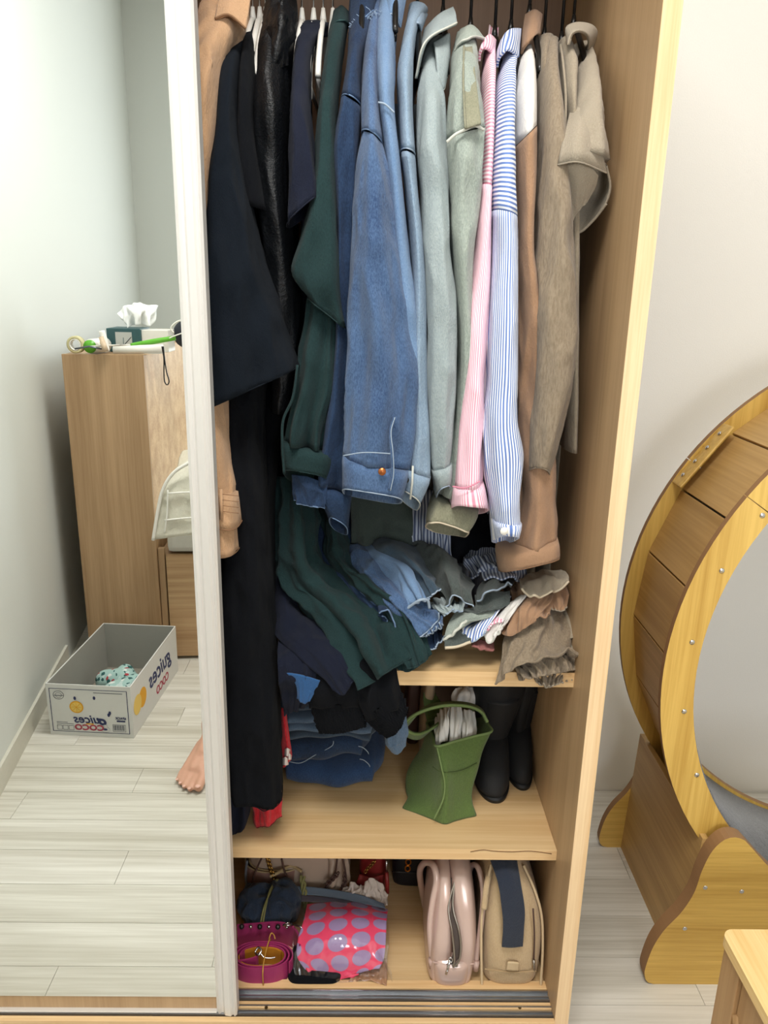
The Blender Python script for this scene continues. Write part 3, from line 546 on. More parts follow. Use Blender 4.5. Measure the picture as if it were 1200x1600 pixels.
collar(g, [(709, 78, .21), (728, 60, .19), (757, 57, .22)], [(714, 50, .28), (736, 38, .26), (752, 52, .28)], dPG, sWht)
body(g, 735, 300, .018, dPG, .88, seed=13)
# pink striped shirt
g = garm('N', 'pink_striped_shirt', 'pink and white striped shirt', 'shirt', 762)
loft('yoke', [(757, 75, 772, 75, .30, .035), (754, 120, 771, 120, .22, .05), (753, 170, 769, 170, .18, .052), (750, 240, 767, 240, .155, .055), (747, 293, 764, 298, .15, .055)], dPinkH, g, .04, 3, 31)
loft('sleeve', [(746, 293, 765, 298, .15, .057), (736, 400, 764, 400, .145, .058), (726, 480, 762, 480, .14, .058), (720, 580, 757, 580, .135, .058), (714, 660, 754, 660, .13, .056), (709, 755, 752, 750, .125, .055)], dPink, g, .10, 4, 32)
loft('cuff', [(706, 757, 754, 748, .125, .058), (704, 780, 758, 776, .125, .058), (703, 795, 761, 800, .125, .058)], dPink, g, .05, 3, 33, lining=.05, tilt=.022)
tube('seam', [P(707, 760, .066), P(728, 762, .063), P(750, 752, .066)], .0012, plain('pink_thread', '#d8869c', .9), g, 5, n=16)
collar(g, [(746, 95, .22), (756, 72, .20), (774, 92, .24)], [(750, 72, .29), (764, 53, .27), (776, 62, .29)], dPink)
sheet('collar', [[(765, 38, .36), (772, 45, .36), (779, 42, .36)], [(762, 60, .35), (770, 62, .35), (778, 60, .35)]], dPink, g, .003, 0, nu=10, nv=8)
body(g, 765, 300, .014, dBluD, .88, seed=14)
# blue striped shirt
g = garm('O', 'blue_striped_shirt', 'blue and white striped shirt with white cuff button', 'shirt', 798)
loft('yoke', [(790, 75, 808, 75, .30, .035), (778, 120, 803, 120, .22, .05), (773, 170, 801, 170, .17, .055), (769, 240, 801, 240, .145, .058), (765, 330, 804, 342, .135, .06)], dBlueH, g, .04, 3, 41)
loft('sleeve', [(765, 331, 804, 343, .134, .061), (765, 400, 805, 400, .13, .062), (762, 480, 805, 480, .12, .062), (757, 580, 805, 580, .115, .062), (753, 650, 805, 650, .11, .06), (754, 713, 814, 708, .105, .06), (764, 770, 808, 770, .10, .055), (768, 808, 810, 815, .10, .052)], dBlue, g, .10, 4, 42)
loft('cuff', [(767, 808, 812, 812, .10, .054), (772, 843, 806, 845, .10, .052)], dBlue, g, .05, 3, 43, lining=.03, tilt=.022)
button(P(788, 830, .044), .0066, mWhiteP, g)
collar(g, [(774, 105, .22), (788, 78, .19), (812, 88, .22)], [(782, 62, .29), (797, 45, .27), (815, 44, .29)], dBlue, mid=[(776, 84, .24), (792, 58, .22), (814, 62, .25)])
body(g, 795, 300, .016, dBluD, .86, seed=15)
# colour block shirt
g = garm('P', 'colour_block_shirt', 'camel and white colour blocked shirt with wide plain cuff', 'shirt', 825)
loft('white_panel', [(816, 78, 829, 78, .30, .03), (808, 110, 832, 110, .23, .05), (803, 160, 834, 160, .18, .055), (802, 232, 834, 200, .16, .055)], dWhite, g, .06, 3, 51, lining=.01)
loft('sleeve', [(801, 234, 834, 202, .16, .057), (803, 290, 833, 270, .155, .057), (805, 396, 829, 396, .15, .057), (807, 500, 850, 500, .15, .057), (806, 650, 862, 650, .15, .06), (806, 733, 864, 733, .15, .062), (806, 790, 867, 790, .145, .062), (800, 850, 866, 832, .14, .062)], dCam2, g, .14, 3, 52)
loft('cuff', [(777, 852, 868, 832, .135, .065), (779, 875, 869, 855, .135, .065), (783, 893, 868, 872, .135, .065)], dCam2, g, .04, 3, 53, lining=.04, tilt=.022, rim=sCam, rimr=.0006)
collar(g, [(812, 84, .25), (828, 62, .23), (845, 52, .27)], [(820, 22, .33), (836, 14, .32), (848, 22, .33)], dCam2)
body(g, 828, 300, .016, dCam2, .90, seed=16)
# taupe knit
g = garm('Q', 'taupe_cardigan', 'taupe knitted cardigan with long plain sleeve', 'cardigan', 855)
loft('front_edge', [(841, 60, 862, 60, .31, .03), (838, 100, 850, 100, .24, .04), (836, 220, 848, 220, .19, .045), (828, 320, 845, 320, .18, .05), (824, 480, 838, 480, .17, .05), (820, 620, 838, 620, .165, .045)], dKnit, g, .04, 2, 60)
loft('sleeve', [(848, 62, 870, 66, .31, .03), (845, 84, 868, 84, .26, .04), (843, 130, 869, 130, .2, .05), (841, 220, 880, 220, .16, .058), (838, 320, 887, 320, .14, .06), (834, 420, 893, 420, .13, .062), (831, 500, 898, 500, .125, .064), (827, 590, 890, 590, .12, .06), (824, 660, 876, 660, .12, .056), (822, 738, 854, 748, .12, .05)], dKnit, g, .06, 3, 61, lining=.05, tilt=.022, rim=dKnit)
body(g, 855, 300, .02, dKnit, .90, seed=17)
g = garm('R', 'beige_shirt', 'thin beige shirt squeezed between cardigan and light tee', 'shirt', 884)
loft('sleeve', [(874, 64, 888, 64, .31, .03), (874, 84, 893, 86, .26, .04), (875, 105, 897, 105, .23, .045), (876, 150, 894, 150, .19, .05), (880, 205, 894, 205, .18, .05), (880, 300, 898, 300, .19, .05), (880, 500, 898, 500, .2, .05), (880, 700, 896, 700, .2, .05)], dBeige, g, .08, 3, 71)
tube('placket', [P(876, 70, .25), P(880, 100, .19), P(884, 150, .15), P(883, 215, .14)], .002, dBeige, g, 6, n=30)
body(g, 884, 300, .014, dBeige, .90, seed=18)
# beige tee, wide sleeve
g = garm('S', 'beige_tee', 'light taupe tee with wide open sleeve, nearest to the right side panel', 'tee', 908)
loft('sleeve', [(896, 72, 918, 72, .32, .03), (902, 95, 925, 95, .27, .04), (898, 130, 930, 130, .21, .05), (892, 170, 934, 170, .17, .055), (883, 215, 940, 225, .14, .06), (872, 256, 951, 290, .125, .062)] if False else [(896, 72, 918, 72, .32, .03), (902, 95, 925, 95, .27, .04), (898, 130, 930, 130, .21, .05), (892, 170, 934, 170, .17, .055), (883, 215, 940, 225, .14, .06)][:0] or [(896, 72, 918, 72, .32, .03), (902, 95, 925, 95, .27, .04), (898, 130, 930, 130, .21, .05), (892, 170, 934, 170, .17, .055), (884, 205, 938, 210, .15, .058), (876, 240, 945, 255, .14, .06)], dTeeB, g, .05, 3, 81, lining=0)
sheet('sleeve_front', [[(894, 160, .17), (912, 155, .155), (930, 163, .17)], [(885, 195, .118), (910, 190, .098), (937, 200, .118)], [(877, 228, .095), (907, 222, .077), (942, 238, .10)], [(871, 257, .092), (905, 253, .074), (949, 270, .10)]], dTeeB, g, .003, 0, nu=30, nv=10, rim=dTeeB)
sheet('sleeve_back', [[(880, 250, .19), (905, 245, .20), (938, 250, .19), (946, 260, .11)], [(892, 300, .17), (905, 310, .19), (935, 300, .18), (952, 291, .12)], [(890, 340, .16), (903, 362, .15), (925, 345, .14), (947, 318, .125)]], dTeeB, g, .003, 0, nu=40, nv=24, rim=dTeeB, rimr=.0016)
sheet('sleeve_fold', [[(880, 258, .10), (905, 254, .085), (925, 262, .09), (935, 275, .10)], [(884, 300, .115), (903, 290, .10), (922, 290, .105), (930, 295, .115)], [(894, 345, .13), (900, 335, .125), (908, 325, .12), (918, 315, .12)]], dTeeB, g, .003, .002, 2, 9, 40, 24, rim=dTeeB)
sheet('hood', [[(884, 62, .24), (884, 42, .24), (902, 34, .24), (925, 38, .25), (934, 52, .27), (926, 80, .28)], [(886, 70, .20), (892, 52, .2), (905, 46, .2), (918, 52, .21), (922, 66, .23), (918, 84, .26)]], dTeeB, g, .004, 0, nu=40, nv=14, rim=dTeeB)
body(g, 915, 300, .014, dTeeB, .92, seed=19)
# long black trousers and navy dress at the left
g = garm('T', 'black_long_dress', 'long plain black dress reaching down to the lower shelf', 'dress', 400)
loft('skirt', [(372, 560, 420, 560, .22, .06), (360, 640, 412, 640, .19, .07), (355, 760, 415, 760, .17, .08), (352, 900, 425, 900, .155, .08), (350, 1040, 435, 1040, .14, .08), (352, 1140, 440, 1140, .13, .075), (368, 1225, 442, 1236, .125, .07)], dTee, g, .22, 5, 90, n=96, rim=dTee)
g = garm('U', 'navy_long_skirt', 'dark navy long skirt behind the black dress, tucked beside the door frame', 'skirt', 365)
loft('skirt', [(345, 700, 372, 700, .24, .05), (342, 860, 380, 860, .22, .06), (345, 1000, 385, 1000, .2, .06), (352, 1150, 395, 1150, .18, .06), (358, 1260, 394, 1255, .17, .06), (358, 1302, 378, 1272, .17, .05)], dNavy, g, .16, 4, 91)
g = garm('V', 'black_pleated_trousers', 'black trousers hanging between black dress and green shirt', 'trousers', 425)
loft('leg', [(402, 440, 470, 430, .30, .05), (398, 600, 452, 600, .28, .06), (405, 750, 435, 750, .26, .07), (410, 860, 432, 860, .25, .07), (415, 960, 436, 960, .24, .06)], dTee, g, .2, 4, 92)
for px, n_ in ((395, 'leftmost'), (406, 'middle'), (415, 'rightmost')): hanger(px, True, 24, label='%s white plastic hanger of the left group of three' % n_)
for px, n_ in ((472, 'first'), (490, 'second'), (505, 'third'), (520, 'fourth')): hanger(px, True, 26, label='%s white hanger of the right group, counted from the left' % n_)
bk = ['light blue denim shirt', 'pale grey blue spread collar shirt', 'pale green denim jacket', 'pink striped shirt', 'blue striped shirt', 'colour blocked shirt', 'taupe cardigan', 'thin beige shirt', 'light taupe tee']
for px, yy, n_ in zip((652, 692, 735, 773, 798, 827, 850, 877, 896), (14, 22, 40, 52, 44, 20, 56, 62, 36), bk): hanger(px, False, yy, label='black hanger carrying the '+n_)
hanger(335, False, -40, label='black hanger carrying the camel coat'); hanger(568, False, -30, label='black hanger carrying the indigo denim jacket'); hanger(590, False, 0, label='black hanger carrying the mid blue denim jacket'); hanger(617, False, -40, label='black hanger carrying the chambray shirt')
# empty white hanger between navy tee and green shirt
tube('shoulder_bar', [P(492, 60, .30), P(487, 80, .27), P(484, 110, .25), P(484, 155, .24)], .0042, mWhiteP, bpy.data.objects['clothes_hanger.004'], 10, n=24)
# ---------------------------------------------------------------- lower ends of the garments, bunched on the upper shelf
g = G['G']
sheet('lower_body', [[(430, 745, .26), (452, 745, .22), (475, 745, .20), (500, 745, .24)], [(425, 850, .25), (445, 860, .2), (470, 860, .18), (500, 860, .24)], [(428, 905, .24), (460, 912, .18), (500, 905, .18), (530, 890, .24)], [(460, 945, .2), (500, 945, .14), (545, 935, .15), (585, 925, .2)], [(510, 1010, .14), (545, 1000, .09), (590, 985, .09), (625, 965, .12)], [(552, 1078, .085), (575, 1070, .06), (605, 1050, .055), (640, 1030, .075)]], dGreen, g, .003, .015, 3, 101, 110, 80, rim=dGreen, amp0=.35)
sheet('lower_body', [[(500, 780, .28), (520, 800, .25), (540, 830, .28)], [(505, 860, .25), (530, 870, .2), (560, 885, .24)], [(540, 915, .2), (575, 910, .14), (600, 905, .2)], [(600, 970, .13), (625, 955, .1), (650, 950, .14)], [(630, 1045, .075), (655, 1040, .06), (675, 1020, .09)]], dGreen, g, .003, .009, 3, 102, 70, 60, rim=dGreen, amp0=.3)
sheet('lower_body', [[(575, 960, .2), (600, 945, .18), (640, 950, .2)], [(600, 1000, .13), (630, 985, .10), (660, 985, .13)], [(615, 1042, .085), (640, 1048, .07), (674, 1022, .10)]], dGreen, g, .003, .009, 3, 103, 60, 40, rim=dGreen, amp0=.5)
g = G['E']
sheet('lower_body', [[(425, 880, .26), (436, 880, .24), (450, 890, .25)], [(422, 940, .22), (445, 940, .19), (470, 950, .2)], [(424, 985, .16), (465, 985, .13), (505, 980, .14)], [(470, 1030, .088), (500, 1025, .080), (535, 1025, .086)], [(520, 1078, .066), (536, 1086, .060), (552, 1062, .066)]], dNavy, g, .003, .005, 2, 104, 60, 50, rim=dNavy)
g = G['H']
sheet('lower_body', [[(480, 800, .30), (520, 800, .28), (560, 800, .32)], [(485, 870, .27), (520, 870, .24), (560, 860, .28)], [(530, 910, .22), (555, 920, .18), (590, 900, .22)], [(570, 950, .16), (590, 955, .13), (610, 950, .14)], [(600, 960, .12), (618, 985, .10), (645, 990, .11)]], dInd, g, .003, .006, 3, 105, 60, 50, rim=sInd)
sheet('hem', [[(590, 946, .12), (600, 946, .115), (612, 955, .115), (622, 975, .11)], [(592, 958, .10), (606, 952, .095), (614, 965, .10), (620, 985, .10)]], dInd, g, .003, .002, 2, 5, 30, 10, rim=sInd)
sheet('lower_body', [[(650, 960, .2), (670, 965, .19), (690, 970, .2)], [(662, 985, .14), (678, 980, .13), (694, 985, .14)], [(668, 1018, .10), (680, 1008, .095), (692, 990, .11)]], dInd, g, .003, .006, 3, 108, 50, 30, rim=sLite)
g = G['I']
sheet('lower_body', [[(520, 860, .30), (560, 850, .26), (600, 860, .30)], [(530, 890, .24), (575, 880, .19), (620, 890, .22)], [(555, 915, .19), (600, 910, .14), (650, 920, .16)], [(590, 950, .15), (625, 950, .10), (670, 955, .12)], [(622, 972, .12), (655, 995, .09), (690, 962, .10)]], dMid, g, .003, .008, 3, 106, 90, 60, rim=sLite, amp0=.25)
sheet('hem', [[(664, 952, .13), (672, 945, .13), (690, 955, .13)], [(664, 965, .105), (676, 975, .10), (692, 968, .105)], [(660, 995, .095), (672, 990, .09), (692, 975, .095)]], dMid, g, .003, .008, 4, 107, 60, 24, rim=sLite, amp0=.6)
g = G['J']
sheet('lower_body', [[(535, 868, .30), (570, 845, .28), (620, 850, .30)], [(560, 878, .24), (600, 865, .20), (640, 870, .22)], [(590, 895, .19), (625, 885, .15), (655, 895, .17)], [(636, 949, .115), (652, 940, .10), (670, 937, .11)]], dCham, g, .003, .006, 2, 109, 60, 50, rim=sLite)
tube('hem_fold', [P(636, 951, .108), P(655, 938, .095), P(668, 938, .10), P(671, 950, .105)], .0025, sLite, g, 6, n=24)
g = G['K']
sheet('lower_body', [[(545, 850, .34), (600, 835, .30), (650, 840, .34)], [(560, 862, .27), (610, 848, .22), (670, 870, .25)], [(580, 872, .22), (630, 866, .17), (676, 895, .2)], [(640, 900, .17), (665, 900, .13), (682, 910, .14)], [(669, 935, .115), (678, 928, .105), (689, 920, .11)]], dTeal, g, .003, .006, 2, 110, 60, 50, rim=sLite)
g = G['L']
sheet('lower_body', [[(560, 800, .42), (610, 790, .40), (660, 800, .42)], [(555, 845, .36), (610, 842, .33), (660, 850, .34)], [(620, 850, .30), (670, 850, .26), (710, 880, .28)], [(660, 880, .22), (695, 865, .19), (735, 910, .2)], [(690, 930, .14), (705, 905, .12), (738, 925, .13)], [(696, 948, .11), (708, 930, .105), (740, 948, .115)]], dChar, g, .003, .009, 2, 111, 90, 60, rim=sLite, amp0=.2)
sheet('hem', [[(672, 940, .16), (690, 930, .15), (715, 935, .16)], [(676, 950, .12), (698, 945, .115), (722, 940, .12)], [(694, 962, .105), (706, 955, .10), (724, 955, .11)]], dPale, g, .004, .006, 3, 112, 60, 24, rim=sLite, amp0=.5)
g = G['M']
sheet('lower_body', [[(780, 890, .24), (790, 898, .24), (806, 905, .24)], [(750, 915, .18), (775, 905, .17), (800, 915, .18)], [(742, 935, .13), (765, 920, .12), (800, 912, .15)]], dChar, g, .004, .004, 2, 113, 50, 30, rim=sLite)
sheet('lower_body', [[(742, 930, .15), (770, 925, .15), (797, 922, .16)], [(742, 950, .13), (770, 945, .12), (797, 938, .13)], [(720, 955, .12), (755, 955, .105), (796, 945, .12)]], dChar, g, .003, .003, 2, 114, 50, 30)
sheet('hem', [[(716, 948, .14), (745, 950, .13), (785, 945, .14)], [(700, 975, .11), (730, 962, .105), (770, 960, .11)], [(693, 1000, .09), (712, 985, .085), (728, 968, .09)]], dPG, g, .004, .002, 2, 115, 50, 30, rim=sWht, rimr=.002)
sheet('hem', [[(694, 995, .09), (715, 985, .10), (740, 985, .11)], [(696, 1012, .08), (715, 1010, .085), (735, 1002, .09)]], dChar, g, .004, .001, 2, 116, 40, 14, rim=sTan, rimr=.002)
sheet('lower_body', [[(735, 995, .13), (755, 1000, .12), (772, 1002, .13)], [(737, 1008, .10), (755, 1014, .095), (772, 1016, .10)]], plain('red_selvedge', '#8d5a56', .9), g, .003, .002, 3, 4, 30, 10)
g = G['O']
sheet('lower_body', [[(725, 850, .34), (750, 850, .32), (775, 845, .34)], [(722, 875, .28), (745, 868, .26), (775, 860, .28)], [(735, 905, .22), (760, 890, .2), (790, 890, .22)]], dBluD, g, .003, .009, 3, 117, 70, 40)
sheet('lower_body', [[(754, 880, .25), (790, 878, .22), (822, 886, .22)], [(752, 895, .2), (785, 892, .19), (824, 900, .2)], [(756, 905, .17), (790, 902, .16), (820, 908, .18)]], dBluD, g, .003, .004, 2, 118, 60, 30)
sheet('hem', [[(740, 970, .14), (765, 963, .13), (797, 930, .15)], [(724, 980, .11), (745, 975, .10), (775, 962, .11)], [(722, 988, .10), (738, 1004, .09), (758, 985, .095)]], dBlue, g, .003, .004, 2, 119, 60, 30, rim=sLite)
body(g, 672, 800, .03, dBluD, .86, zt=1.0, y0=.36, y1=.5, seed=22)
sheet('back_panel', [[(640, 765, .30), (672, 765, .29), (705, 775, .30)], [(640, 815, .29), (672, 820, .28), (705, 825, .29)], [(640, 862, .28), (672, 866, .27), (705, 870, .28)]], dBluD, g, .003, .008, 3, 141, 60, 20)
g = G['K']; sheet('back_panel', [[(548, 765, .29), (590, 765, .28), (645, 775, .29)], [(548, 810, .28), (590, 815, .27), (645, 820, .28)], [(548, 852, .27), (590, 852, .26), (645, 855, .27)]], dSlate, g, .003, .010, 2, 142, 60, 20)  # slate cloth panel, also placed to darken the space below the sleeves
g = G['P']; sheet('back_panel', [[(700, 770, .32), (740, 770, .31), (780, 775, .32)], [(700, 830, .31), (740, 830, .30), (780, 835, .31)], [(700, 880, .30), (740, 880, .29), (780, 880, .30)]], dTee, g, .003, .008, 2, 143, 60, 20)  # black sheet added for the shade between the garments
g = G['N']
sheet('hem', [[(765, 968, .13), (778, 960, .13), (788, 955, .13)], [(758, 985, .10), (768, 975, .098), (784, 966, .10)]], dPink, g, .003, .003, 2, 120, 30, 16)
g = G['P']
sheet('hem', [[(798, 940, .15), (812, 930, .15), (825, 925, .15)], [(775, 965, .12), (795, 950, .11), (818, 935, .12)], [(757, 990, .10), (765, 1005, .095), (785, 975, .10)]], dWhite, g, .003, .003, 2, 121, 50, 30, rim=sWht)
sheet('lower_body', [[(800, 915, .2), (820, 905, .19), (850, 915, .2)], [(800, 940, .15), (835, 930, .13), (868, 935, .15)], [(790, 965, .12), (820, 955, .10), (860, 955, .12)], [(785, 985, .10), (800, 993, .09), (858, 955, .10)]], dCam2, g, .003, .008, 3, 122, 80, 50, rim=dCam2, amp0=.4)
sheet('lower_body', [[(790, 950, .16), (800, 945, .15), (815, 940, .16)], [(778, 985, .12), (790, 980, .11), (808, 985, .12)]], dCam2, g, .003, .005, 3, 123, 40, 20, rim=dCam2)
g = G['S']
sheet('lower_body', [[(812, 905, .2), (840, 893, .19), (880, 892, .2)], [(813, 912, .14), (850, 905, .13), (888, 900, .15)], [(816, 922, .12), (838, 932, .10), (888, 912, .13)]], dTeeB, g, .003, .006, 2, 124, 70, 30, rim=sTan, rimr=.0016, amp0=.4)
sheet('lower_body', [[(850, 905, .19), (870, 898, .18), (886, 905, .19)], [(852, 930, .16), (872, 930, .14), (888, 930, .16)], [(862, 950, .13), (876, 955, .12), (886, 948, .14)]], dCam2, g, .003, .006, 2, 125, 40, 30, rim=dTeeB)
g = G['Q']
sheet('lower_body', [[(800, 935, .22), (840, 930, .19), (880, 940, .22)], [(795, 965, .16), (840, 960, .13), (890, 965, .16)], [(785, 1000, .11), (835, 1000, .09), (895, 1000, .12)], [(780, 1030, .09), (825, 1015, .07), (895, 1015, .10)], [(770, 1068, .075), (800, 1045, .06), (850, 1022, .06), (903, 1010, .09)]], dKnit, g, .004, .010, 3, 126, 110, 60, rim=dKnit, amp0=.3)
sheet('hem', [[(800, 1030, .12), (850, 1015, .11), (898, 1005, .13)], [(805, 1045, .09), (850, 1035, .08), (902, 1025, .10)], [(812, 1062, .075), (850, 1055, .065), (900, 1045, .085)]], dKnit, g, .003, .011, 6, 127, 130, 30, rim=dKnit, amp0=.7)
sheet('hem', [[(825, 1040, .13), (860, 1035, .12), (895, 1030, .13)], [(830, 1055, .10), (862, 1052, .09), (897, 1045, .10)], [(838, 1066, .085), (858, 1072, .075), (893, 1062, .09)]], dKnit, g, .003, .009, 6, 128, 110, 26, rim=dTeeB, amp0=.7)
g = G['R']
sheet('lower_body', [[(868, 915, .24), (878, 925, .22), (888, 930, .24)], [(872, 960, .18), (885, 960, .16), (897, 960, .19)], [(882, 998, .13), (895, 995, .12), (907, 985, .14)]], dBeige, g, .003, .004, 2, 129, 40, 30, rim=dBeige)
sheet('lower_body', [[(880, 985, .16), (892, 985, .15), (902, 985, .16)], [(880, 1010, .12), (893, 1018, .105), (906, 1012, .12)]], dBeige, g, .003, .006, 3, 130, 40, 20, rim=dBeige)
# ---------------------------------------------------------------- more cloth over the shelf edge and things on the shelves
def wloft(name, st, mat, parent, n=56, m=40, ex=.7, fold=0, k=3, seed=0, open_top=0, smooth=True, lean=None):
    """upright body from world stations (cx, cy, z, rx, ry)"""
    A = cr(np.array(st, float), m); th = np.linspace(0, 2*math.pi, n, endpoint=False); f = fsum(random.Random(seed), k)
    c, s = np.sign(np.cos(th))*np.abs(np.cos(th))**ex, np.sign(np.sin(th))*np.abs(np.sin(th))**ex
    rings = [np.stack([a[0]+max(a[3], .001)*c*(1+fold*f(th, i/m*4)), a[1]+max(a[4], .001)*s*(1+fold*f(th, i/m*4)), np.full(n, a[2])], 1) for i, a in enumerate(A)]
    if open_top:
        rings = [np.stack([A[i][0]+(A[i][3]-open_top)*c, A[i][1]+(A[i][4]-open_top)*s, np.full(n, A[i][2])], 1) for i in range(m//2, 0, -1)]+rings
    V = np.vstack(rings); q = len(rings)
    Fc = [(i*n+j, (i+1)*n+j, (i+1)*n+(j+1) % n, i*n+(j+1) % n) for i in range(q-1) for j in range(n)]+[tuple(range(n)), tuple((q-1)*n+j for j in range(n))[::-1]]
    return mk(name, V, Fc, mat, parent, smooth=smooth)
def band(name, path, z0, z1, th, mat, parent, n=160, taper=0):      # strap standing on edge along a floor path
    p = cr([(a, b, 0) for a, b in path], n)[:, :2]; t = np.gradient(p, axis=0); t /= np.linalg.norm(t, axis=1)[:, None]+1e-9; nn = np.stack([-t[:, 1], t[:, 0]], 1)
    V = []
    for q, (dz, s) in enumerate(((z0, 1), (z0, -1), (z1, -1), (z1, 1))): V.append(np.c_[p+nn*s*th/2, np.full(n, dz)])
    V = np.vstack(V); Fc = [(q*n+i, q*n+i+1, ((q+1) % 4)*n+i+1, ((q+1) % 4)*n+i) for q in range(4) for i in range(n-1)]+[(0, n, 2*n, 3*n), (n-1, 4*n-1, 3*n-1, 2*n-1)]
    o = mk(name, V, Fc, mat, parent, smooth=False); return o
def slab(name, xl, xr, yt, yb, Y, dep, mat, parent, seed=0, layers=1, wob=.007):   # folded cloth: rounded front fold, slightly uneven
    x0, x1 = P(xl, yb, Y)[0], P(xr, yb, Y)[0]; z1, z0 = P(xl, yt, Y)[2], P(xl, yb, Y)[2]; rng = random.Random(seed); h = (z1-z0)/layers
    for L in range(layers):
        nx, n = 50, 40; th = np.linspace(0, 2*math.pi, n, endpoint=False); V = []; f = fsum(random.Random(seed+L), 2)
        zc = z0+h*(L+.5)
        for i in range(nx):
            t = i/(nx-1); e = min(1, (4*min(t, 1-t))**.35+.05) if min(t, 1-t) < .12 else 1
            c = np.sign(np.cos(th))*np.abs(np.cos(th))**.35; s = np.sign(np.sin(th))*np.abs(np.sin(th))**.8
            dy = wob*math.sin(7*t+seed+L)+wob*.6*math.sin(17*t+L*2+seed); dz = wob*.7*math.sin(5*t+seed*2)
            V.append(np.stack([np.full(n, x0+(x1-x0)*t), Y+dep/2+dy+dep/2*c*e, zc+dz+h*.5*s*e*(1+.10*f(th, t*4))], 1))
        V = np.vstack(V); Fc = [(i*n+j, i*n+(j+1) % n, (i+1)*n+(j+1) % n, (i+1)*n+j) for i in range(nx-1) for j in range(n)]+[tuple(range(n))[::-1], tuple((nx-1)*n+j for j in range(n))]
        mk('folded_layer', V, Fc, mat, parent)
SH = .358
# black sweater draped over the shelf edge
sw = E('black_sweater', 'black ribbed sweater sagging over the upper shelf edge above the folded jeans', 'sweater', tuple(P(560, 1080, .1)), 'clothes slipping off the upper shelf')
sheet('body', [[(475, 1000, .15), (510, 1000, .14), (560, 1000, .14)], [(478, 1030, .098), (510, 1030, .096), (560, 1030, .096)], [(480, 1072, .080), (520, 1075, .078), (560, 1078, .08)], [(484, 1108, .09), (520, 1105, .085), (560, 1105, .09)]], dTee, sw, .004, .004, 2, 131, 50, 30)
sheet('ribbed_hem', [[(485, 1104, .10), (520, 1102, .085), (562, 1100, .09)], [(498, 1146, .105), (532, 1146, .09), (572, 1136, .095)]], dTee, sw, .004, .0016, 22, 132, 200, 12, amp0=.9)
sheet('sleeve', [[(530, 1010, .13), (575, 1005, .12), (615, 1005, .14)], [(540, 1045, .082), (580, 1035, .078), (618, 1025, .085)], [(552, 1075, .082), (590, 1060, .07), (622, 1050, .085)], [(562, 1105, .085), (592, 1095, .065), (628, 1080, .08)], [(572, 1126, .09), (600, 1118, .07), (632, 1098, .085)]], dTee, sw, .005, .005, 2, 133, 60, 40)
sheet('ribbed_cuff', [[(568, 1122, .09), (592, 1108, .07), (628, 1082, .085)], [(585, 1140, .09), (606, 1128, .072), (634, 1100, .085)], [(605, 1154, .092), (622, 1142, .076), (637, 1112, .088)]], dTee, sw, .005, .002, 16, 134, 160, 16, amp0=.9)
dBluP = cloth('blue_print_cloth', '#1d4a80', '#2c6399', .4); 
pr = E('printed_navy_top', 'navy top with a bright blue patch beneath the navy tee hem', 'shirt', tuple(P(465, 1080, .1)), 'clothes slipping off the upper shelf')
sheet('body', [[(434, 995, .15), (460, 995, .14), (490, 1005, .14)], [(434, 1040, .082), (462, 1040, .082), (495, 1045, .082)], [(436, 1085, .095), (460, 1090, .088), (485, 1095, .09)], [(442, 1116, .12), (462, 1112, .11), (478, 1104, .115)]], dNavy, pr, .003, .006, 3, 135, 50, 40)
sheet('blue_patch', [[(448, 1052, .078), (470, 1055, .074), (500, 1064, .074)], [(462, 1070, .08), (475, 1074, .076), (494, 1078, .077)], [(464, 1092, .085), (474, 1100, .08), (484, 1096, .08)]], dBluP, pr, .002, .002, 2, 136, 30, 20)
# folded trousers and jeans on the lower shelf
Yj = PZ(520, 1232, SH)[1]
dJ1 = cloth('dark_blue_denim', '#1b2f4d', '#33507a', .5, 600); dJ2 = cloth('deep_blue_denim', '#15243a', '#2a4263', .5, 600)
dT1 = cloth('grey_blue_twill', '#4b5f76', '#667c94', .3, 700); dT2 = cloth('slate_twill', '#394858', '#4d5c6d', .3, 700)
def fold_thing(nm, label, cat, xl, xr, yt, yb, mat, seed, layers=1, dep=.22):
    e = E(nm, label, cat, tuple(P((xl+xr)/2, yb, Yj)), 'folded trousers on the lower shelf'); slab('folded_layer', xl, xr, yt, yb, Yj, dep, mat, e, seed, layers); return e
fold_thing('folded_jeans', 'dark blue folded jeans lowest in the stack on the lower shelf', 'jeans', 425, 603, 1194, 1232.5, dJ1, 1)
e = fold_thing('folded_jeans', 'deep blue folded jeans with white pocket stitching, second from the bottom', 'jeans', 425, 583, 1157, 1194, dJ2, 2)
tube('stitching', [P(452, 1190, Yj-.006), P(470, 1192, Yj-.006), P(492, 1180, Yj-.006), P(518, 1166, Yj-.006), P(521, 1158, Yj-.006)], .0009, sLite, e, 5, n=24)
for a, b in ((560, 1166), (562, 1186)):
    tube('waistband_stitching', [P(a, b, Yj-.007), P(a+7, b+2, Yj-.009), P(a+14, b+8, Yj-.006), P(a+16, b+12, Yj-.004)], .0009, sLite, e, 5, n=20)
fold_thing('folded_trousers', 'dark slate folded trousers lying directly on the jeans', 'trousers', 430, 598, 1146, 1168 if False else 1158, dT2, 3)
fold_thing('folded_trousers', 'grey blue folded trousers above the dark slate pair', 'trousers', 430, 600, 1132, 1147, dT1, 4)
fold_thing('folded_trousers', 'grey blue folded trousers under the top pair', 'trousers', 430, 585, 1118, 1133, dT1, 5)
fold_thing('folded_trousers', 'topmost slate blue folded trousers, mostly under the black sweater', 'trousers', 430, 570, 1104, 1119, dT2, 6)
lb = E('light_blue_shirt_cuff', 'grey blue shirt sleeve poking out right of the folded trousers', 'shirt', tuple(P(618, 1150, Yj)), 'clothes slipping off the upper shelf')
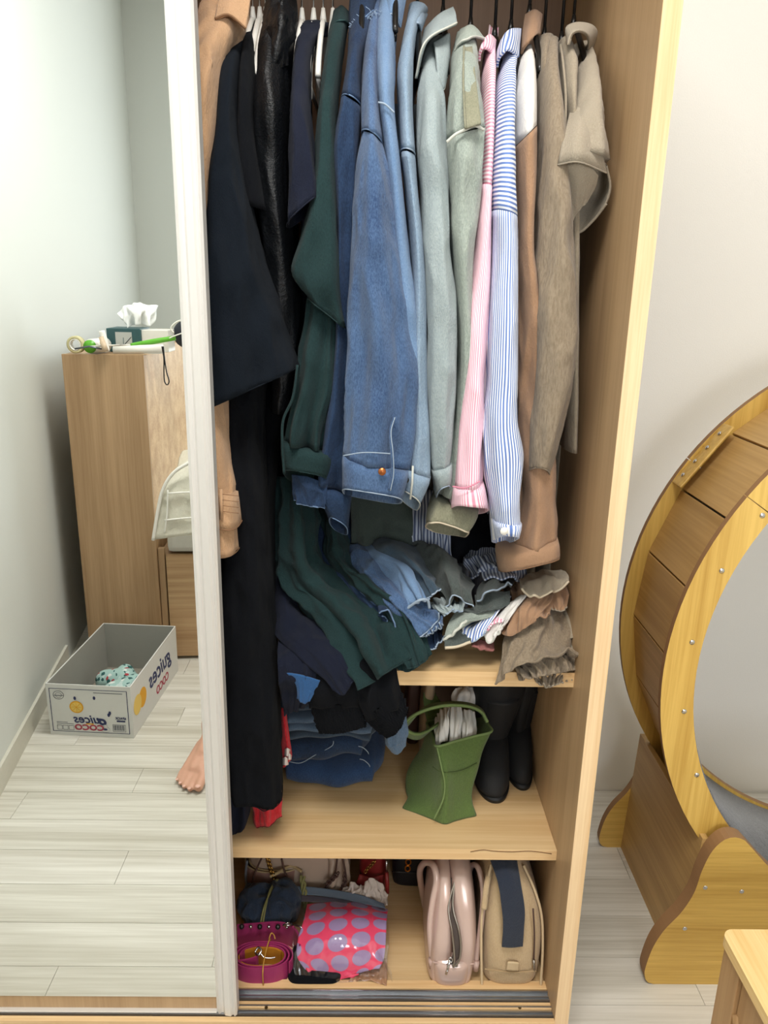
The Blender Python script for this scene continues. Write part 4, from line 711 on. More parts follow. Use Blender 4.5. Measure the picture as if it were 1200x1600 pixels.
sheet('sleeve', [[(590, 1110, .16), (612, 1105, .15), (634, 1100, .16)], [(598, 1140, .15), (615, 1140, .14), (638, 1140, .15)], [(602, 1165, .15), (615, 1168, .14), (636, 1152, .15)]], dT1, lb, .004, .004, 2, 140, 30, 20)
sheet('cuff', [[(602, 1163, .149), (615, 1166, .139), (636, 1150, .149)], [(612, 1176, .15), (622, 1179, .14), (634, 1166, .15)]], dT1, lb, .005, .001, 2, 141, 30, 10)
# red floral dress showing below and beside the black dress
mRed = cloth('red_cloth', '#b3101f', '#d8303c', .5, 300); 
rd = E('red_floral_dress', 'bright red floral dress peeping out below the black dress', 'dress', tuple(P(415, 1270, .13)))
sheet('skirt', [[(385, 1180, .20), (405, 1180, .19), (430, 1185, .2)], [(393, 1240, .15), (415, 1238, .13), (440, 1240, .15)], [(391, 1270, .145), (415, 1268, .125), (440, 1268, .145)], [(394, 1296, .145), (415, 1292, .13), (441, 1276, .145)]], mRed, rd, .003, .005, 2, 150, 60, 50, rim=plain('dark_red', '#5d1018', .9), amp0=.5)
sheet('side_panel', [[(352, 1150, .135), (358, 1148, .13), (366, 1150, .14)], [(352, 1200, .13), (356, 1200, .125), (361, 1200, .135)], [(354, 1250, .13), (356, 1250, .125), (358, 1250, .13)]], mRed, rd, .003, .002, 2, 151, 16, 20)
sheet('side_panel', [[(436, 1105, .19), (443, 1108, .18), (447, 1110, .19)], [(438, 1140, .18), (446, 1145, .17), (452, 1150, .18)], [(440, 1175, .18), (450, 1175, .17), (456, 1178, .18)], [(442, 1200, .18), (448, 1196, .175), (454, 1188, .18)]], mRed, rd, .003, .002, 2, 152, 20, 20)
mPet = plain('white_print', '#e9dcd6', .9); mLeaf = plain('olive_leaf', '#59604a', .9)
for a, b, r in ((449, 1176, 5), (446, 1190, 5), (452, 1183, 3.5)):
    sheet('flower_print', [[(a-r, b-r, .176), (a, b-r-2, .165), (a+r, b-r, .176)], [(a-r, b+r, .176), (a, b+r+1, .166), (a+r, b+r, .176)]], mPet, rd, .0012, 0, nu=10, nv=8)
for pts in ([(384, 1234), (392, 1242), (400, 1236)], [(409, 1228), (412, 1236), (420, 1242)]):
    sheet('leaf_print', [[(x, y, .125) for x, y in pts], [(x+1, y+9, .125) for x, y in pts]], mLeaf, rd, .0015, .001, 2, 3, 12, 8)
# green tote
mTote = cloth('green_canvas', '#4d6230', '#5c743a', .35, 500, .8); mToteL = plain('green_piping', '#6f8450', .8)
tt = E('green_tote', 'olive green tote standing on the lower shelf with white paper inside', 'bag', tuple(PZ(690, 1285, SH)))
def rings(name, R, mat, parent, n=64, m=40, thick=.003, rim=None):
    rs = np.stack([cr(r, n, True) for r in R]); Q = np.stack([cr(rs[:, i], m) for i in range(n)], 1)
    c = Q.mean(1, keepdims=True); d = Q-c; l = np.linalg.norm(d, axis=2, keepdims=True); I = Q-d/l*thick
    V = np.vstack([Q.reshape(-1, 3), I.reshape(-1, 3)]); o = n*m; Fc = []
    for i in range(m-1):
        for j in range(n): a, b = i*n+j, i*n+(j+1) % n; Fc += [(a, b, b+n, a+n), (o+a, o+a+n, o+b+n, o+b)]
    Fc += [tuple(range(n))[::-1], tuple(o+j for j in range(n))]+[((m-1)*n+j, (m-1)*n+(j+1) % n, o+(m-1)*n+(j+1) % n, o+(m-1)*n+j) for j in range(n)]
    ob = mk(name, V, Fc, mat, parent)
    if rim: tube('piping', Q[-1], .0026, rim, ob, 6, True)
    return ob
bF, bR, bL = PZ(694, 1288, SH+.001), PZ(745, 1274, SH+.001), PZ(628, 1262, SH+.001); bB = bR+(bL-bF)*.9; print('tote', bF, bR, bL)
def seg(a, b, k=3): return [a+(b-a)*t for t in np.linspace(0, 1, k, endpoint=False)]
def quad(F_, R_, B_, L_, bul=0):
    return seg(F_, R_)+seg(R_, B_)+seg(B_, L_)+seg(L_, F_)
tF, tR, tB, tL = P(682, 1166, .19), P(768, 1143, .22), P(752, 1108, .34), P(668, 1128, .31)
mF, mR, mB, mL = P(692, 1205, .175), P(748, 1198, .21), bB*.5+tB*.5, P(642, 1192, .29)
nF, nR, nB, nL = P(694, 1250, .165), P(738, 1240, .20), bB*.8+tB*.2, P(633, 1230, .26)
rings('body', [quad(bF, bR, bB, bL), quad(nF, nR, nB, nL), quad(mF, mR, mB, mL), quad(tF, tR, tB, tL)], mTote, tt, 72, 40, .003, mToteL)
tube('seam', [P(683, 1168, .186), P(690, 1200, .172), P(695, 1225, .168), P(692, 1250, .162), P(678, 1280, .155)], .0016, mToteL, tt, 6, n=30)
tube('seam', [P(676, 1198, .185), P(690, 1206, .172), P(720, 1204, .188), P(745, 1192, .205)], .0009, plain('dark_green_thread', '#394a22', .9), tt, 5, n=30)
hp = [(762, 1128, .23), (752, 1112, .235), (730, 1103, .22), (695, 1102, .20), (662, 1110, .19), (640, 1122, .19), (632, 1134, .195), (640, 1144, .20), (655, 1147, .21), (672, 1140, .23), (690, 1128, .26), (703, 1118, .30)]
sheet('handle', [[(a, b, c) for a, b, c in hp], [(a+(-3 if 30 > i > 4 and i < 8 else 0), b-(6 if i < 5 else -9 if 4 < i < 9 else -4), c+.028) for i, (a, b, c) in enumerate(hp)]], mTote, tt, .004, 0, nu=70, nv=8)
tube('handle_edge', [P(a, b, c-.001) for a, b, c in hp], .0028, mToteL, tt, 6, n=70)
sheet('handle', [[(668, 1128, .31), (664, 1110, .33), (662, 1085, .36), (668, 1070, .38)], [(700, 1112, .33), (690, 1098, .35), (680, 1082, .37), (678, 1070, .39)]], mTote, tt, .004, .002, nu=20, nv=10)
mPaper = plain('white_paper', '#e6e3dc', .7)
pp = E('white_paper_bundle', 'bundle of crumpled white paper stuffed into the green tote', 'paper', tuple(P(715, 1140, .26)))
for i, rows in enumerate(([[(681, 1120, .28), (690, 1108, .28), (702, 1100, .28)], [(680, 1150, .23), (690, 1135, .225), (700, 1120, .24)], [(682, 1168, .215), (690, 1160, .205), (699, 1158, .22)]],
    [[(700, 1095, .29), (710, 1100, .28), (722, 1095, .29)], [(700, 1130, .24), (712, 1128, .23), (722, 1130, .245)], [(700, 1162, .22), (712, 1160, .21), (720, 1160, .225)]],
    [[(722, 1110, .28), (732, 1108, .27), (742, 1112, .28)], [(722, 1135, .24), (732, 1132, .23), (744, 1140, .245)], [(722, 1160, .22), (732, 1157, .215), (742, 1153, .225)]],
    [[(712, 1075, .34), (728, 1072, .34), (746, 1075, .34)], [(706, 1090, .33), (728, 1082, .31), (750, 1092, .33)], [(704, 1104, .33), (726, 1098, .31), (752, 1108, .33)]])):
    sheet('paper_sheet', rows, mPaper, pp, .0012, .004, 3, 160+i, 24, 24, amp0=.8)
# tall black boots behind the tote
mBoot = plain('black_suede', '#101113', .75, 0, .1, .2, 200); mSole = plain('black_rubber', '#0a0a0a', .6)
for i, (cx, yf, lbl) in enumerate(((P(775, 1255, .24)[0], PZ(770, 1257, SH)[1], 'tall black slouchy boot right beside the green tote'), (P(826, 1235, .3)[0], PZ(826, 1237, SH)[1], 'tall black slouchy boot farther back against the right side panel'))):
    b = E('tall_boot', lbl, 'boot', (cx, yf+.12, SH), 'pair of black boots')
    k = .8 if i else 1
    if i: cx -= .016
    wloft('foot', [(cx-.002, yf+.10, SH+.006, .030*k, .095), (cx-.006, yf+.10, SH+.02, .040*k, .10), (cx-.004, yf+.105, SH+.045, .038*k, .092), (cx, yf+.125, SH+.075, .034*k, .068), (cx+.003, yf+.14, SH+.09, .030*k, .045)], mBoot, b, ex=.9, fold=.05, seed=i)
    wloft('shaft', [(cx, yf+.145, SH+.05, .032*k, .05), (cx+.004, yf+.135, SH+.12, .042*k, .055), (cx+.008, yf+.12, SH+.2, .050*k, .06), (cx+.010, yf+.125, SH+.27, .052*k, .062), (cx+.010, yf+.13, SH+.32, .052*k, .064)], mBoot, b, ex=.9, fold=.16, k=3, seed=i+4, open_top=.003)
    wloft('sole', [(cx-.004, yf+.10, SH+.0005, .036*k, .098), (cx-.004, yf+.10, SH+.009, .038*k, .10)], mSole, b, m=4, ex=.9)
# brown and beige pouches behind the tote
for nm, lbl, a, b_, Y, m in (('brown_pouch', 'dark brown soft pouch in the shadow behind the green tote', 632, 657, .47, plain('brown_leather', '#3a1f17', .6)), ('beige_pouch', 'narrow beige pouch between brown pouch and green tote', 656, 676, .40, plain('beige_leather', '#9a8468', .7))):
    xa, xb = P(a, 1120, Y)[0], P(b_, 1120, Y)[0]; e = E(nm, lbl, 'bag', ((xa+xb)/2, Y, SH)); c = (xa+xb)/2; r = (xb-xa)/2
    wloft('body', [(c, Y, SH+.002, r*.8, .05), (c, Y, SH+.03, r*1.1, .06), (c, Y, SH+.12, r, .055), (c+.004, Y, SH+.2, r*.9, .045), (c+.008, Y, SH+.25, r*.7, .03)], m, e, fold=.08)
    tube('handle', [(c, Y-.03, SH+.23), (c+.005, Y-.02, SH+.28), (c+.01, Y+.02, SH+.28), (c+.01, Y+.03, SH+.23)], .003, m, e, 8, n=24)
# ---------------------------------------------------------------- bottom compartment
Z0 = .0555
mMag = plain('magenta_leather', '#9c2f62', .45, 0, .1, .1, 90); mYel = plain('mustard_leather', '#b97a1e', .55); mRub = plain('rubber_band', '#b98a3a', .6)
mb = E('magenta_belt', 'magenta belt coiled with mustard lining and held by a rubber band', 'belt', (-.2, .12, Z0), 'rolled belts')
def racetrack(cx, cy, a, r, turns, dr, a0=0, n=26):      # flat spiral
    o = []
    for i in range(int(n*turns)+1):
        t = 2*math.pi*i/n+a0; k = 1-dr*i/n; c, s = math.cos(t), math.sin(t)
        o.append((cx+(a-r)*math.copysign(abs(c)**.5, c)*k+r*c*k, cy+r*s*k*1.0))
    return o
band('strap', racetrack(-.197, .106, .060, .033, 2.6, .12, -.5), Z0, Z0+.042, .0026, mMag, mb)
band('lining', racetrack(-.197, .106, .0445, .0215, 1.05, .02, -.5), Z0+.001, Z0+.039, .0018, mYel, mb)
band('lining', [(-.235, .119), (-.215, .123), (-.18, .125), (-.162, .117)], Z0+.001, Z0+.040, .002, mYel, mb, 40)
band('strap_end', [(-.243, .094), (-.225, .097), (-.21, .102), (-.205, .108)], Z0+.004, Z0+.041, .003, mMag, mb, 40)
tube('buckle', [(-.205, 0.1100, Z0+0.0410), (-.200, 0.1060, Z0+0.0470), (-.192, 0.1000, Z0+0.0430), (-.18, 0.0990, Z0+0.0420), (-.170, 0.1000, Z0+0.0430)], .0016, mSteel, mb, 8, n=30)
tube('buckle', [(-.21, 0.1090, Z0+0.0450), (-.205, 0.1150, Z0+0.0510), (-.198, 0.1100, Z0+0.0490), (-.203, 0.1030, Z0+0.0450)], .0018, mSteel, mb, 8, True, n=24)
tube('rubber_band', [(-.19, 0.0710, Z0+0.0020), (-.19, 0.0702, Z0+0.0420), (-.19, 0.1040, Z0+0.0450), (-.186, 0.1420, Z0+0.0440), (-.186, 0.1425, Z0+0.0050)], .0013, mRub, mb, 6, n=60)
tube('rubber_band_twist', [(-.188, 0.1420, Z0+0.0440), (-.184, 0.1470, Z0+0.0530), (-.179, 0.1490, Z0+0.0470), (-.176, 0.1440, Z0+0.0420)], .0012, mRub, mb, 6, n=20)
sb = E('studded_magenta_strap', 'magenta studded strap with black beads lying behind the coiled magenta belt', 'strap', (-.2, .17, Z0), 'rolled belts')
band('strap', [(-.255, .168), (-.22, .172), (-.18, .176), (-.15, .170), (-.132, .15), (-.125, .12)], Z0, Z0+.052, .004, mMag, sb, 60)
for k in range(6):
    x = -.245+.018*k; bm = bmesh.new(); bmesh.ops.create_uvsphere(bm, u_segments=14, v_segments=10, radius=.0052 if k % 2 == 0 else .0035); bmesh.ops.translate(bm, vec=(x, .164, Z0+.052), verts=bm.verts)
    frombm('bead', bm, mBlackP if k % 2 == 0 else mSteel, sb, True)
tube('ring', [(-.162, .165, Z0+.055), (-.153, .160, Z0+.060), (-.145, .165, Z0+.056), (-.153, .172, Z0+.054)], .002, mSteel, sb, 8, True, n=24); tube('clasp', [(-.140, .16, Z0+.06), (-.128, .155, Z0+.062), (-.118, .15, Z0+.058)], .0018, mSteel, sb, 8, n=14)
# navy cloth roll
mNav = cloth('navy_roll_cloth', '#1f2b3c', '#2b394d', .3, 600)
nr = E('navy_cloth_roll', 'navy blue cloth rolled up and tied with an olive cord', 'clothing', (-.195, .225, Z0))
bm = bmesh.new()
for x, y, z, rx, ry, rz in ((-.227, .232, Z0+.045, .036, .044, .043), (-.172, .232, Z0+.047, .038, .044, .046), (-.2, .232, Z0+.042, .035, .038, .038), (-.2, .228, Z0+.03, .06, .045, .028)):
    g_ = bmesh.ops.create_uvsphere(bm, u_segments=24, v_segments=16, radius=1); bmesh.ops.scale(bm, vec=(rx, ry, rz), verts=g_['verts']); bmesh.ops.translate(bm, vec=(x, y, z), verts=g_['verts'])
fused('roll', bm, mNav, nr, .003, 3, .012)
mOliv = plain('olive_cord', '#7c7a4a', .8)
for dx in (0, .003): tube('cord', [(-.185+dx, .252, Z0+.088), (-.196+dx, .225, Z0+.085), (-.200-dx, .195, Z0+.075), (-.204-dx*1.5, .181, Z0+.052), (-.205-dx*2, .178, Z0+.035)], .0018, mOliv, nr, 6, n=40)
# tan belt coil
mTan = plain('tan_pink_leather', '#8c6a5e', .6); mTanE = plain('tan_edge', '#a8936c', .6)
tbm = E('tan_belt', 'brown pink belt coiled behind the navy cloth roll, with olive braided end', 'belt', (-.19, .31, Z0), 'rolled belts')
rt = racetrack(-.195, .315, .070, .045, 2.4, .13, .4)
band('strap', rt, Z0, Z0+.085, .003, mTan, tbm); p = cr([(a, b, Z0+.0855) for a, b in rt], 160); tube('strap_edge', p, .0019, mTanE, tbm, 6)
p = [(-.135, .275, Z0+.088), (-.16, .285, Z0+.093), (-.185, .262, Z0+.095), (-.2, .255, Z0+.092)]; tube('strap_fold', p, .0035, mTanE, tbm, 6, n=30)
for k in range(3):
    pts = [(-.133+.004*math.cos(3.2*t+2.09*k)+.004*t, .265-.012*t, Z0+.085-.020*t+.003*math.sin(3.2*t+2.09*k)) for t in np.linspace(0, 3, 40)]; tube('braided_end', pts, .003, mOliv, tbm, 6)
# zip bag with polka dot cloth
mDot, nt, b = newmat('pink_polka_dot_cloth'); tc = nd(nt, 'ShaderNodeTexCoord'); mp = nd(nt, 'ShaderNodeMapping'); s_ = 1/.0325; mp.inputs['Rotation'].default_value = (0, 0, .09); mp.inputs['Scale'].default_value = (s_*.92, s_*.86, 1); nt.links.new(tc.outputs['UV'], mp.inputs[0])
vm = nd(nt, 'ShaderNodeVectorMath', operation='FRACTION'); nt.links.new(mp.outputs[0], vm.inputs[0]); v2 = nd(nt, 'ShaderNodeVectorMath', operation='DISTANCE'); nt.links.new(vm.outputs[0], v2.inputs[0]); v2.inputs[1].default_value = (.5, .5, 0)
nt.links.new(mixc(nt, ramp(nt, v2.outputs['Value'], .405, .425), lin('#ad97c0'), lin('#ff4a72')), b.inputs['Base Color']); b.inputs['Roughness'].default_value = .8
mPinkN = plain('neon_pink_cloth', '#ff4a70', .8, 0, .08)
pk = E('polka_dot_garment', 'neon pink garment with lilac dots folded inside the clear zip bag', 'clothing', (-.05, .18, Z0))
R_ = [[(480, 1412, .225), (540, 1408, .23), (606, 1420, .215)], [(474, 1440, .168), (535, 1432, .165), (604, 1440, .165)], [(466, 1465, .134), (530, 1462, .120), (603, 1468, .13)], [(464, 1495, .108), (530, 1495, .098), (600, 1498, .106)], [(482, 1522, .092), (530, 1527, .088), (592, 1512, .092)]]
sheet('dotted_front', R_, mDot, pk, .004, .0018, 3, 170, 80, 60, amp0=.5)
bm = bmesh.new()
for x, y, z, rx, ry, rz in ((-.045, .18, Z0+.020, .068, .06, .020), (-.045, .15, Z0+.014, .066, .05, .014), (-.045, .21, Z0+.022, .066, .035, .022)):
    g_ = bmesh.ops.create_uvsphere(bm, u_segments=24, v_segments=16, radius=1); bmesh.ops.scale(bm, vec=(rx, ry, rz), verts=g_['verts']); bmesh.ops.translate(bm, vec=(x, y, z), verts=g_['verts'])
fused('folded_cloth', bm, mPinkN, pk, .004, 3, .008)
sheet('front_flap', [[(478, 1512, .096), (510, 1518, .092), (560, 1516, .092)], [(486, 1528, .084), (520, 1532, .082), (560, 1524, .086)]], mPinkN, pk, .004, .004, 3, 9, 40, 12)
mClear, nt, b = newmat('clear_plastic'); tr = nd(nt, 'ShaderNodeBsdfTransparent'); gl = nd(nt, 'ShaderNodeBsdfGlossy'); gl.inputs['Roughness'].default_value = .12; mx = nd(nt, 'ShaderNodeMixShader'); fr = nd(nt, 'ShaderNodeFresnel'); fr.inputs[0].default_value = 1.25
ad = nd(nt, 'ShaderNodeMath', operation='ADD'); nt.nodes.remove(fr); nt.nodes.remove(ad); mx.inputs[0].default_value = .07; nt.links.new(tr.outputs[0], mx.inputs[1]); nt.links.new(gl.outputs[0], mx.inputs[2]); nt.links.new(mx.outputs[0], nt.nodes['Material Output'].inputs[0])
tr.inputs[0].default_value = (.96, .96, .975, 1)
zb = E('clear_zip_bag', 'clear plastic zip bag holding the pink dotted garment', 'bag', (-.05, .16, Z0))
sheet('bag_front', [[(460, 1388, .27), (530, 1396, .265), (602, 1418, .235)], [(462, 1430, .18), (530, 1422, .17), (606, 1432, .175)], [(458, 1465, .13), (530, 1460, .108), (608, 1468, .126)], [(457, 1500, .10), (530, 1493, .086), (606, 1498, .10)], [(463, 1536, .077), (530, 1536, .077), (606, 1530, .084)]], mClear, zb, .0006, .0016, 4, 171, 80, 60, amp0=.7)
mZip = plain('grey_blue_zip', '#6b7c8e', .4); mZip2 = plain('smoky_zip', '#5a5560', .4)
sheet('zip_strip', [[(458, 1384, .262), (500, 1387, .258), (560, 1397, .245), (600, 1412, .225)], [(458, 1397, .245), (500, 1400, .242), (560, 1410, .228), (602, 1420, .212)]], mZip, zb, .0012, .002, 2, 3, 60, 8)
sheet('zip_strip', [[(459, 1398, .243), (520, 1403, .235), (602, 1421, .210)], [(460, 1408, .232), (520, 1412, .222), (604, 1428, .2)]], mZip2, zb, .001, .001, 2, 3, 60, 8)
sheet('bag_corner', [[(585, 1480, .11), (592, 1490, .10), (600, 1500, .095)], [(600, 1500, .095), (606, 1515, .09), (611, 1530, .08)], [(604, 1505, .10), (612, 1520, .09), (613, 1535, .08)]], mClear, zb, .0008, .002, 2, 8, 20, 20)
bc = E('black_cloth', 'folded black cloth under the clear zip bag', 'clothing', (-.09, .11, Z0)); slabY = .095
wloft('folded_layer', [(-.093, .119, Z0+.0005, .050, .045), (-.093, .119, Z0+.004, .053, .048), (-.093, .12, Z0+.014, .052, .047), (-.093, .12, Z0+.018, .045, .04)], dTee, bc, fold=.06, m=12, ex=.5)
tp = E('tan_plastic_wrap', 'tan translucent plastic wrap on the closet floor right of the black cloth', 'wrap', (0, .11, Z0))
mTanP = plain('tan_plastic', '#a57e60', .25)
sheet('film', [[(552, 1500, .12), (575, 1492, .125), (604, 1498, .12)], [(550, 1520, .095), (575, 1516, .10), (605, 1520, .095)], [(545, 1534, .079), (575, 1532, .08), (604, 1540, .071)]], mTanP, tp, .001, .004, 4, 12, 40, 24)
mTis, nt_, b_ = newmat('tissue'); b_.inputs['Base Color'].default_value = lin('#cbbfb4'); b_.inputs['Roughness'].default_value = .8
tp = E('crumpled_tissue', 'crumpled whitish tissue behind the zip bag, before the red bag', 'paper', tuple(P(570, 1385, .28)))
sheet('sheet', [[(540, 1384, .27), (553, 1378, .265), (565, 1385, .27), (577, 1372, .26), (590, 1376, .265), (602, 1388, .27)], [(532, 1398, .255), (550, 1395, .25), (566, 1400, .245), (580, 1396, .245), (594, 1400, .25), (605, 1402, .255)], [(528, 1410, .25), (560, 1412, .245), (606, 1416, .24)]], mTis, tp, .001, .010, 6, 13, 70, 40, amp0=.6)
# beige chain handbag
mBL = plain('beige_leather_bag', '#b09b89', .5, 0, .05, .1, 60); mBLe = plain('brown_piping', '#4e372f', .6); mGold = plain('gold', '#b08d4a', .25, 1)
hb = E('beige_chain_handbag', 'large beige leather handbag with gold chain at the back left', 'handbag', tuple(P(460, 1400, 0.335)))
xa, xb = P(386, 1400, 0.305)[0], P(548, 1400, 0.305)[0]; c = (xa+xb)/2; r = (xb-xa)/2
wloft('body', [(c, .37, Z0+.001, r*.92, .075), (c, .37, Z0+.02, r, .09), (c, .37, Z0+.12, r*.97, .085), (c, .38, Z0+.2, r*.88, .06), (c, .38, Z0+.235, r*.8, .045)], mBL, hb, ex=.55, fold=.05, k=3, seed=3)
sheet('gusset', [[(392, 1340, 0.325), (408, 1338, 0.295), (425, 1340, 0.315)], [(388, 1375, 0.305), (410, 1378, 0.275), (440, 1378, 0.305)], [(390, 1405, 0.295), (415, 1408, 0.270), (455, 1405, 0.285)]], mBL, hb, .004, .008, 2, 14, 40, 24)
sheet('gusset', [[(505, 1340, 0.305), (520, 1338, 0.285), (545, 1340, 0.305)], [(500, 1370, 0.295), (522, 1372, 0.270), (548, 1368, 0.295)], [(495, 1392, 0.290), (515, 1396, 0.265), (540, 1390, 0.285)]], mBL, hb, .004, .008, 2, 15, 40, 24)
for pts in ([(409, 1340), (400, 1360), (392, 1385), (390, 1400)], [(440, 1342), (446, 1365), (460, 1392)], [(527, 1340), (524, 1362), (516, 1378), (505, 1392)], [(535, 1340), (540, 1365), (540, 1385), (528, 1398)]):
    tube('piping', [P(a, b, 0.268) for a, b in pts], .0022, mBLe, hb, 6, n=24)
ch = [(417, 1336), (422, 1355), (430, 1375), (438, 1390), (450, 1405)]; cp = cr([P(a, b, 0.257) for a, b in ch], 24)
def chain(name, cp, r, mat, parent):
    for i, q in enumerate(cp[:-1]):
        d = cp[i+1]-q; d /= np.linalg.norm(d); s = np.array([1., 0, 0]) if i % 2 else np.array([0, 1., .3]); s = s-d*(s@d); s /= np.linalg.norm(s)
        tube(name, [q+d*r*1.35*math.cos(a)+s*r*math.sin(a) for a in np.linspace(0, 2*math.pi, 12, endpoint=False)], r*.3, mat, parent, 6, True)
chain('chain_link', cp, .0042, mGold, hb)
chain('chain_link', cr([P(a, b, 0.260) for a, b in ((527, 1366), (519, 1374), (509, 1384))], 8), .0045, mBLe, hb); chain('chain_link', cr([P(a, b, 0.265) for a, b in ((538, 1366), (539, 1378), (533, 1390))], 8), .004, mBLe, hb)
db = E('dark_blue_folder', 'slim dark blue case standing against the left partition at the bottom', 'case', tuple(P(383, 1390, 0.305)))
xa = P(376, 1380, 0.335)[0]; box('case', xa-.004, xa+.010, .42, .56, Z0, Z0+.24, plain('dark_blue_plastic', '#1c2836', .5), db, .003); tube('strap', [P(386, 1345, 0.285), P(384, 1370, 0.285), P(388, 1398, 0.285)], .003, plain('grey_webbing', '#6f7076', .8), db, 6, n=20)
# red bag
mRL = plain('red_leather', '#7e1d1c', .45, 0, .06, .1, 80)
rb = E('red_leather_bag', 'small dark red leather bag with gold chain charm at the back', 'handbag', tuple(P(583, 1400, 0.335)))
xa, xb = P(561, 1370, 0.305)[0], P(603, 1370, 0.305)[0]; c = (xa+xb)/2; r = (xb-xa)/2
wloft('body', [(c, .36, Z0+.001, r*.95, .055), (c, .36, Z0+.02, r, .06), (c, .36, Z0+.18, r*.97, .055), (c, .36, Z0+.22, r*.9, .045)], mRL, rb, ex=.45)
sheet('flap', [[(562, 1366, 0.295), (580, 1370, 0.285), (600, 1366, 0.295)], [(555, 1382, 0.285), (578, 1386, 0.270), (598, 1380, 0.285)]], mRL, rb, .004, .003, 2, 6, 20, 10)
chain('charm_link', cr([P(585, 1346, 0.280), P(580, 1352, 0.280), P(574, 1358, 0.280), P(570, 1364, 0.280)], 9), .0034, mGold, rb)
tube('zip_pull', [P(604, 1345, 0.275), P(604, 1362, 0.275)], [.002, .003], mSteel, rb, 8); tube('zip_tab', [P(604, 1363, 0.275), P(605, 1380, 0.270), P(605, 1395, 0.270)], .0045, mRL, rb, 8)
# black bag with orange charm
mBkL = plain('black_leather', '#15151a', .5, 0, .06, .1, 80); mOr = plain('orange_metal', '#c9751a', .3, .6)
kb = E('black_leather_bag', 'black bag with small orange ring charm at the back centre', 'handbag', tuple(P(660, 1385, .47)))
xa, xb = P(610, 1370, .47)[0], P(735, 1370, .47)[0]; zb0 = PZ(650, 1386, Z0)[1]
wloft('body', [((xa+xb)/2, zb0+.045, Z0+.001, (xb-xa)/2*.97, .04), ((xa+xb)/2, zb0+.045, Z0+.02, (xb-xa)/2, .045), ((xa+xb)/2, zb0+.045, Z0+.19, (xb-xa)/2, .04), ((xa+xb)/2, zb0+.045, Z0+.21, (xb-xa)/2*.9, .03)], mBkL, kb, ex=.35)
tube('front_seam', [P(a, b, zb0-.001) for a, b in ((612, 1362), (670, 1364), (730, 1362))], .0012, mBlackP, kb, 5, n=12)
for a, b in ((638, 1347), (637, 1357)): tube('charm_ring', [P(a+4*math.cos(t), b+4.5*math.sin(t), zb0-.004) for t in np.linspace(0, 6.28, 12, endpoint=False)], .0016, mOr, kb, 6, True)
# pale pink shiny handbag
mPP = plain('pearl_pink_leather', '#cdb3a8', .22, .15, .04, .08, 40); mZipM = plain('zip_metal', '#9a938a', .3, .9); mPPe = plain('pearl_pink_edge', '#bfa398', .35)
pb = E('pearl_pink_handbag', 'glossy pale pink handbag with rolled handles, standing narrow side forward', 'handbag', (.168, .19, Z0))
wloft('side_lobe', [(.147, 0.186, Z0+.001, .020, .10), (.147, 0.186, Z0+.012, .0255, .108), (.149, 0.186, Z0+.09, .024, .108), (.151, 0.196, Z0+.16, .019, .10), (.151, 0.206, Z0+.205, .014, .085), (.152, 0.211, Z0+.215, .008, .07)], mPP, pb, ex=.6, fold=.03)
wloft('side_lobe', [(.190, 0.186, Z0+.001, .020, .10), (.190, 0.186, Z0+.012, .0255, .108), (.192, 0.186, Z0+.09, .0265, .108), (.187, 0.196, Z0+.16, .026, .10), (.183, 0.206, Z0+.205, .021, .085), (.181, 0.211, Z0+.218, .012, .07)], mPP, pb, ex=.6, fold=.03, seed=2)
wloft('base', [(.168, 0.181, Z0+.0005, .036, .100), (.168, 0.181, Z0+.01, .043, .110), (.168, 0.181, Z0+.045, .0445, .113), (.168, 0.183, Z0+.058, .043, .109)], mPP, pb, ex=.55)
tube('base_seam', [P(676, 1503, .078), P(700, 1508, .078), P(741, 1506, .078)], .0014, mPPe, pb, 6, n=20)
zt = [(.171, .128, Z0+.20), (.166, .100, Z0+.165), (.177, .080, Z0+.13), (.181, .071, Z0+.10), (.178, .067, Z0+.072), (.168, .066, Z0+.058)]
tube('zip_teeth', zt, .0020, mZipM, pb, 8, n=60); tube('zip_teeth', [(a-.014*math.sin(math.pi*i/5), b, c_) for i, (a, b, c_) in enumerate(zt)], .0020, mZipM, pb, 8, n=60)
mZipGap = plain('dark_zip_gap', '#4f4540', .9)
V_ = cr(zt, 30); mk('lining', np.vstack([V_+[0, .006, 0], V_+[-.013, .006, 0]]), [(i, i+1, i+31, i+30) for i in range(29)], mZipGap, pb)  # dark sheet standing in for the shade inside the zip gap
tube('zip_puller', [P(703, 1500, .070), P(700, 1512, .068), P(697, 1522, .068)], [.0028, .0022], mSteel, pb, 8); tube('zip_ring', [P(704+3*math.cos(t), 1500+4*math.sin(t), .069) for t in np.linspace(0, 6.28, 12, endpoint=False)], .0014, mSteel, pb, 6, True); tube('zip_ring', [P(711+4*math.cos(t), 1508+3*math.sin(t), .069) for t in np.linspace(0, 6.28, 12, endpoint=False)], .0014, mSteel, pb, 6, True)
tube('handle', [P(675, 1495, .10), P(672, 1450, .11), P(676, 1410, .12), P(682, 1375, .13), P(677, 1352, .15), (P(664, 1348, .19)), P(656, 1362, .23), P(660, 1395, .26), P(667, 1430, .28)], .0065, mPP, pb, 14, n=70)
tube('handle', [P(744, 1500, .10), P(752, 1440, .11), P(755, 1395, .13), P(748, 1358, .16), P(738, 1352, .19), P(731, 1372, .23), P(728, 1395, .26)], .0055, mPP, pb, 14, n=70)
for q in (P(675, 1498, .095), P(744, 1502, .095)): tube('handle_tab', [q, q+np.array([0, 0, -.02])], [.0075, .006], mPPe, pb, 10)
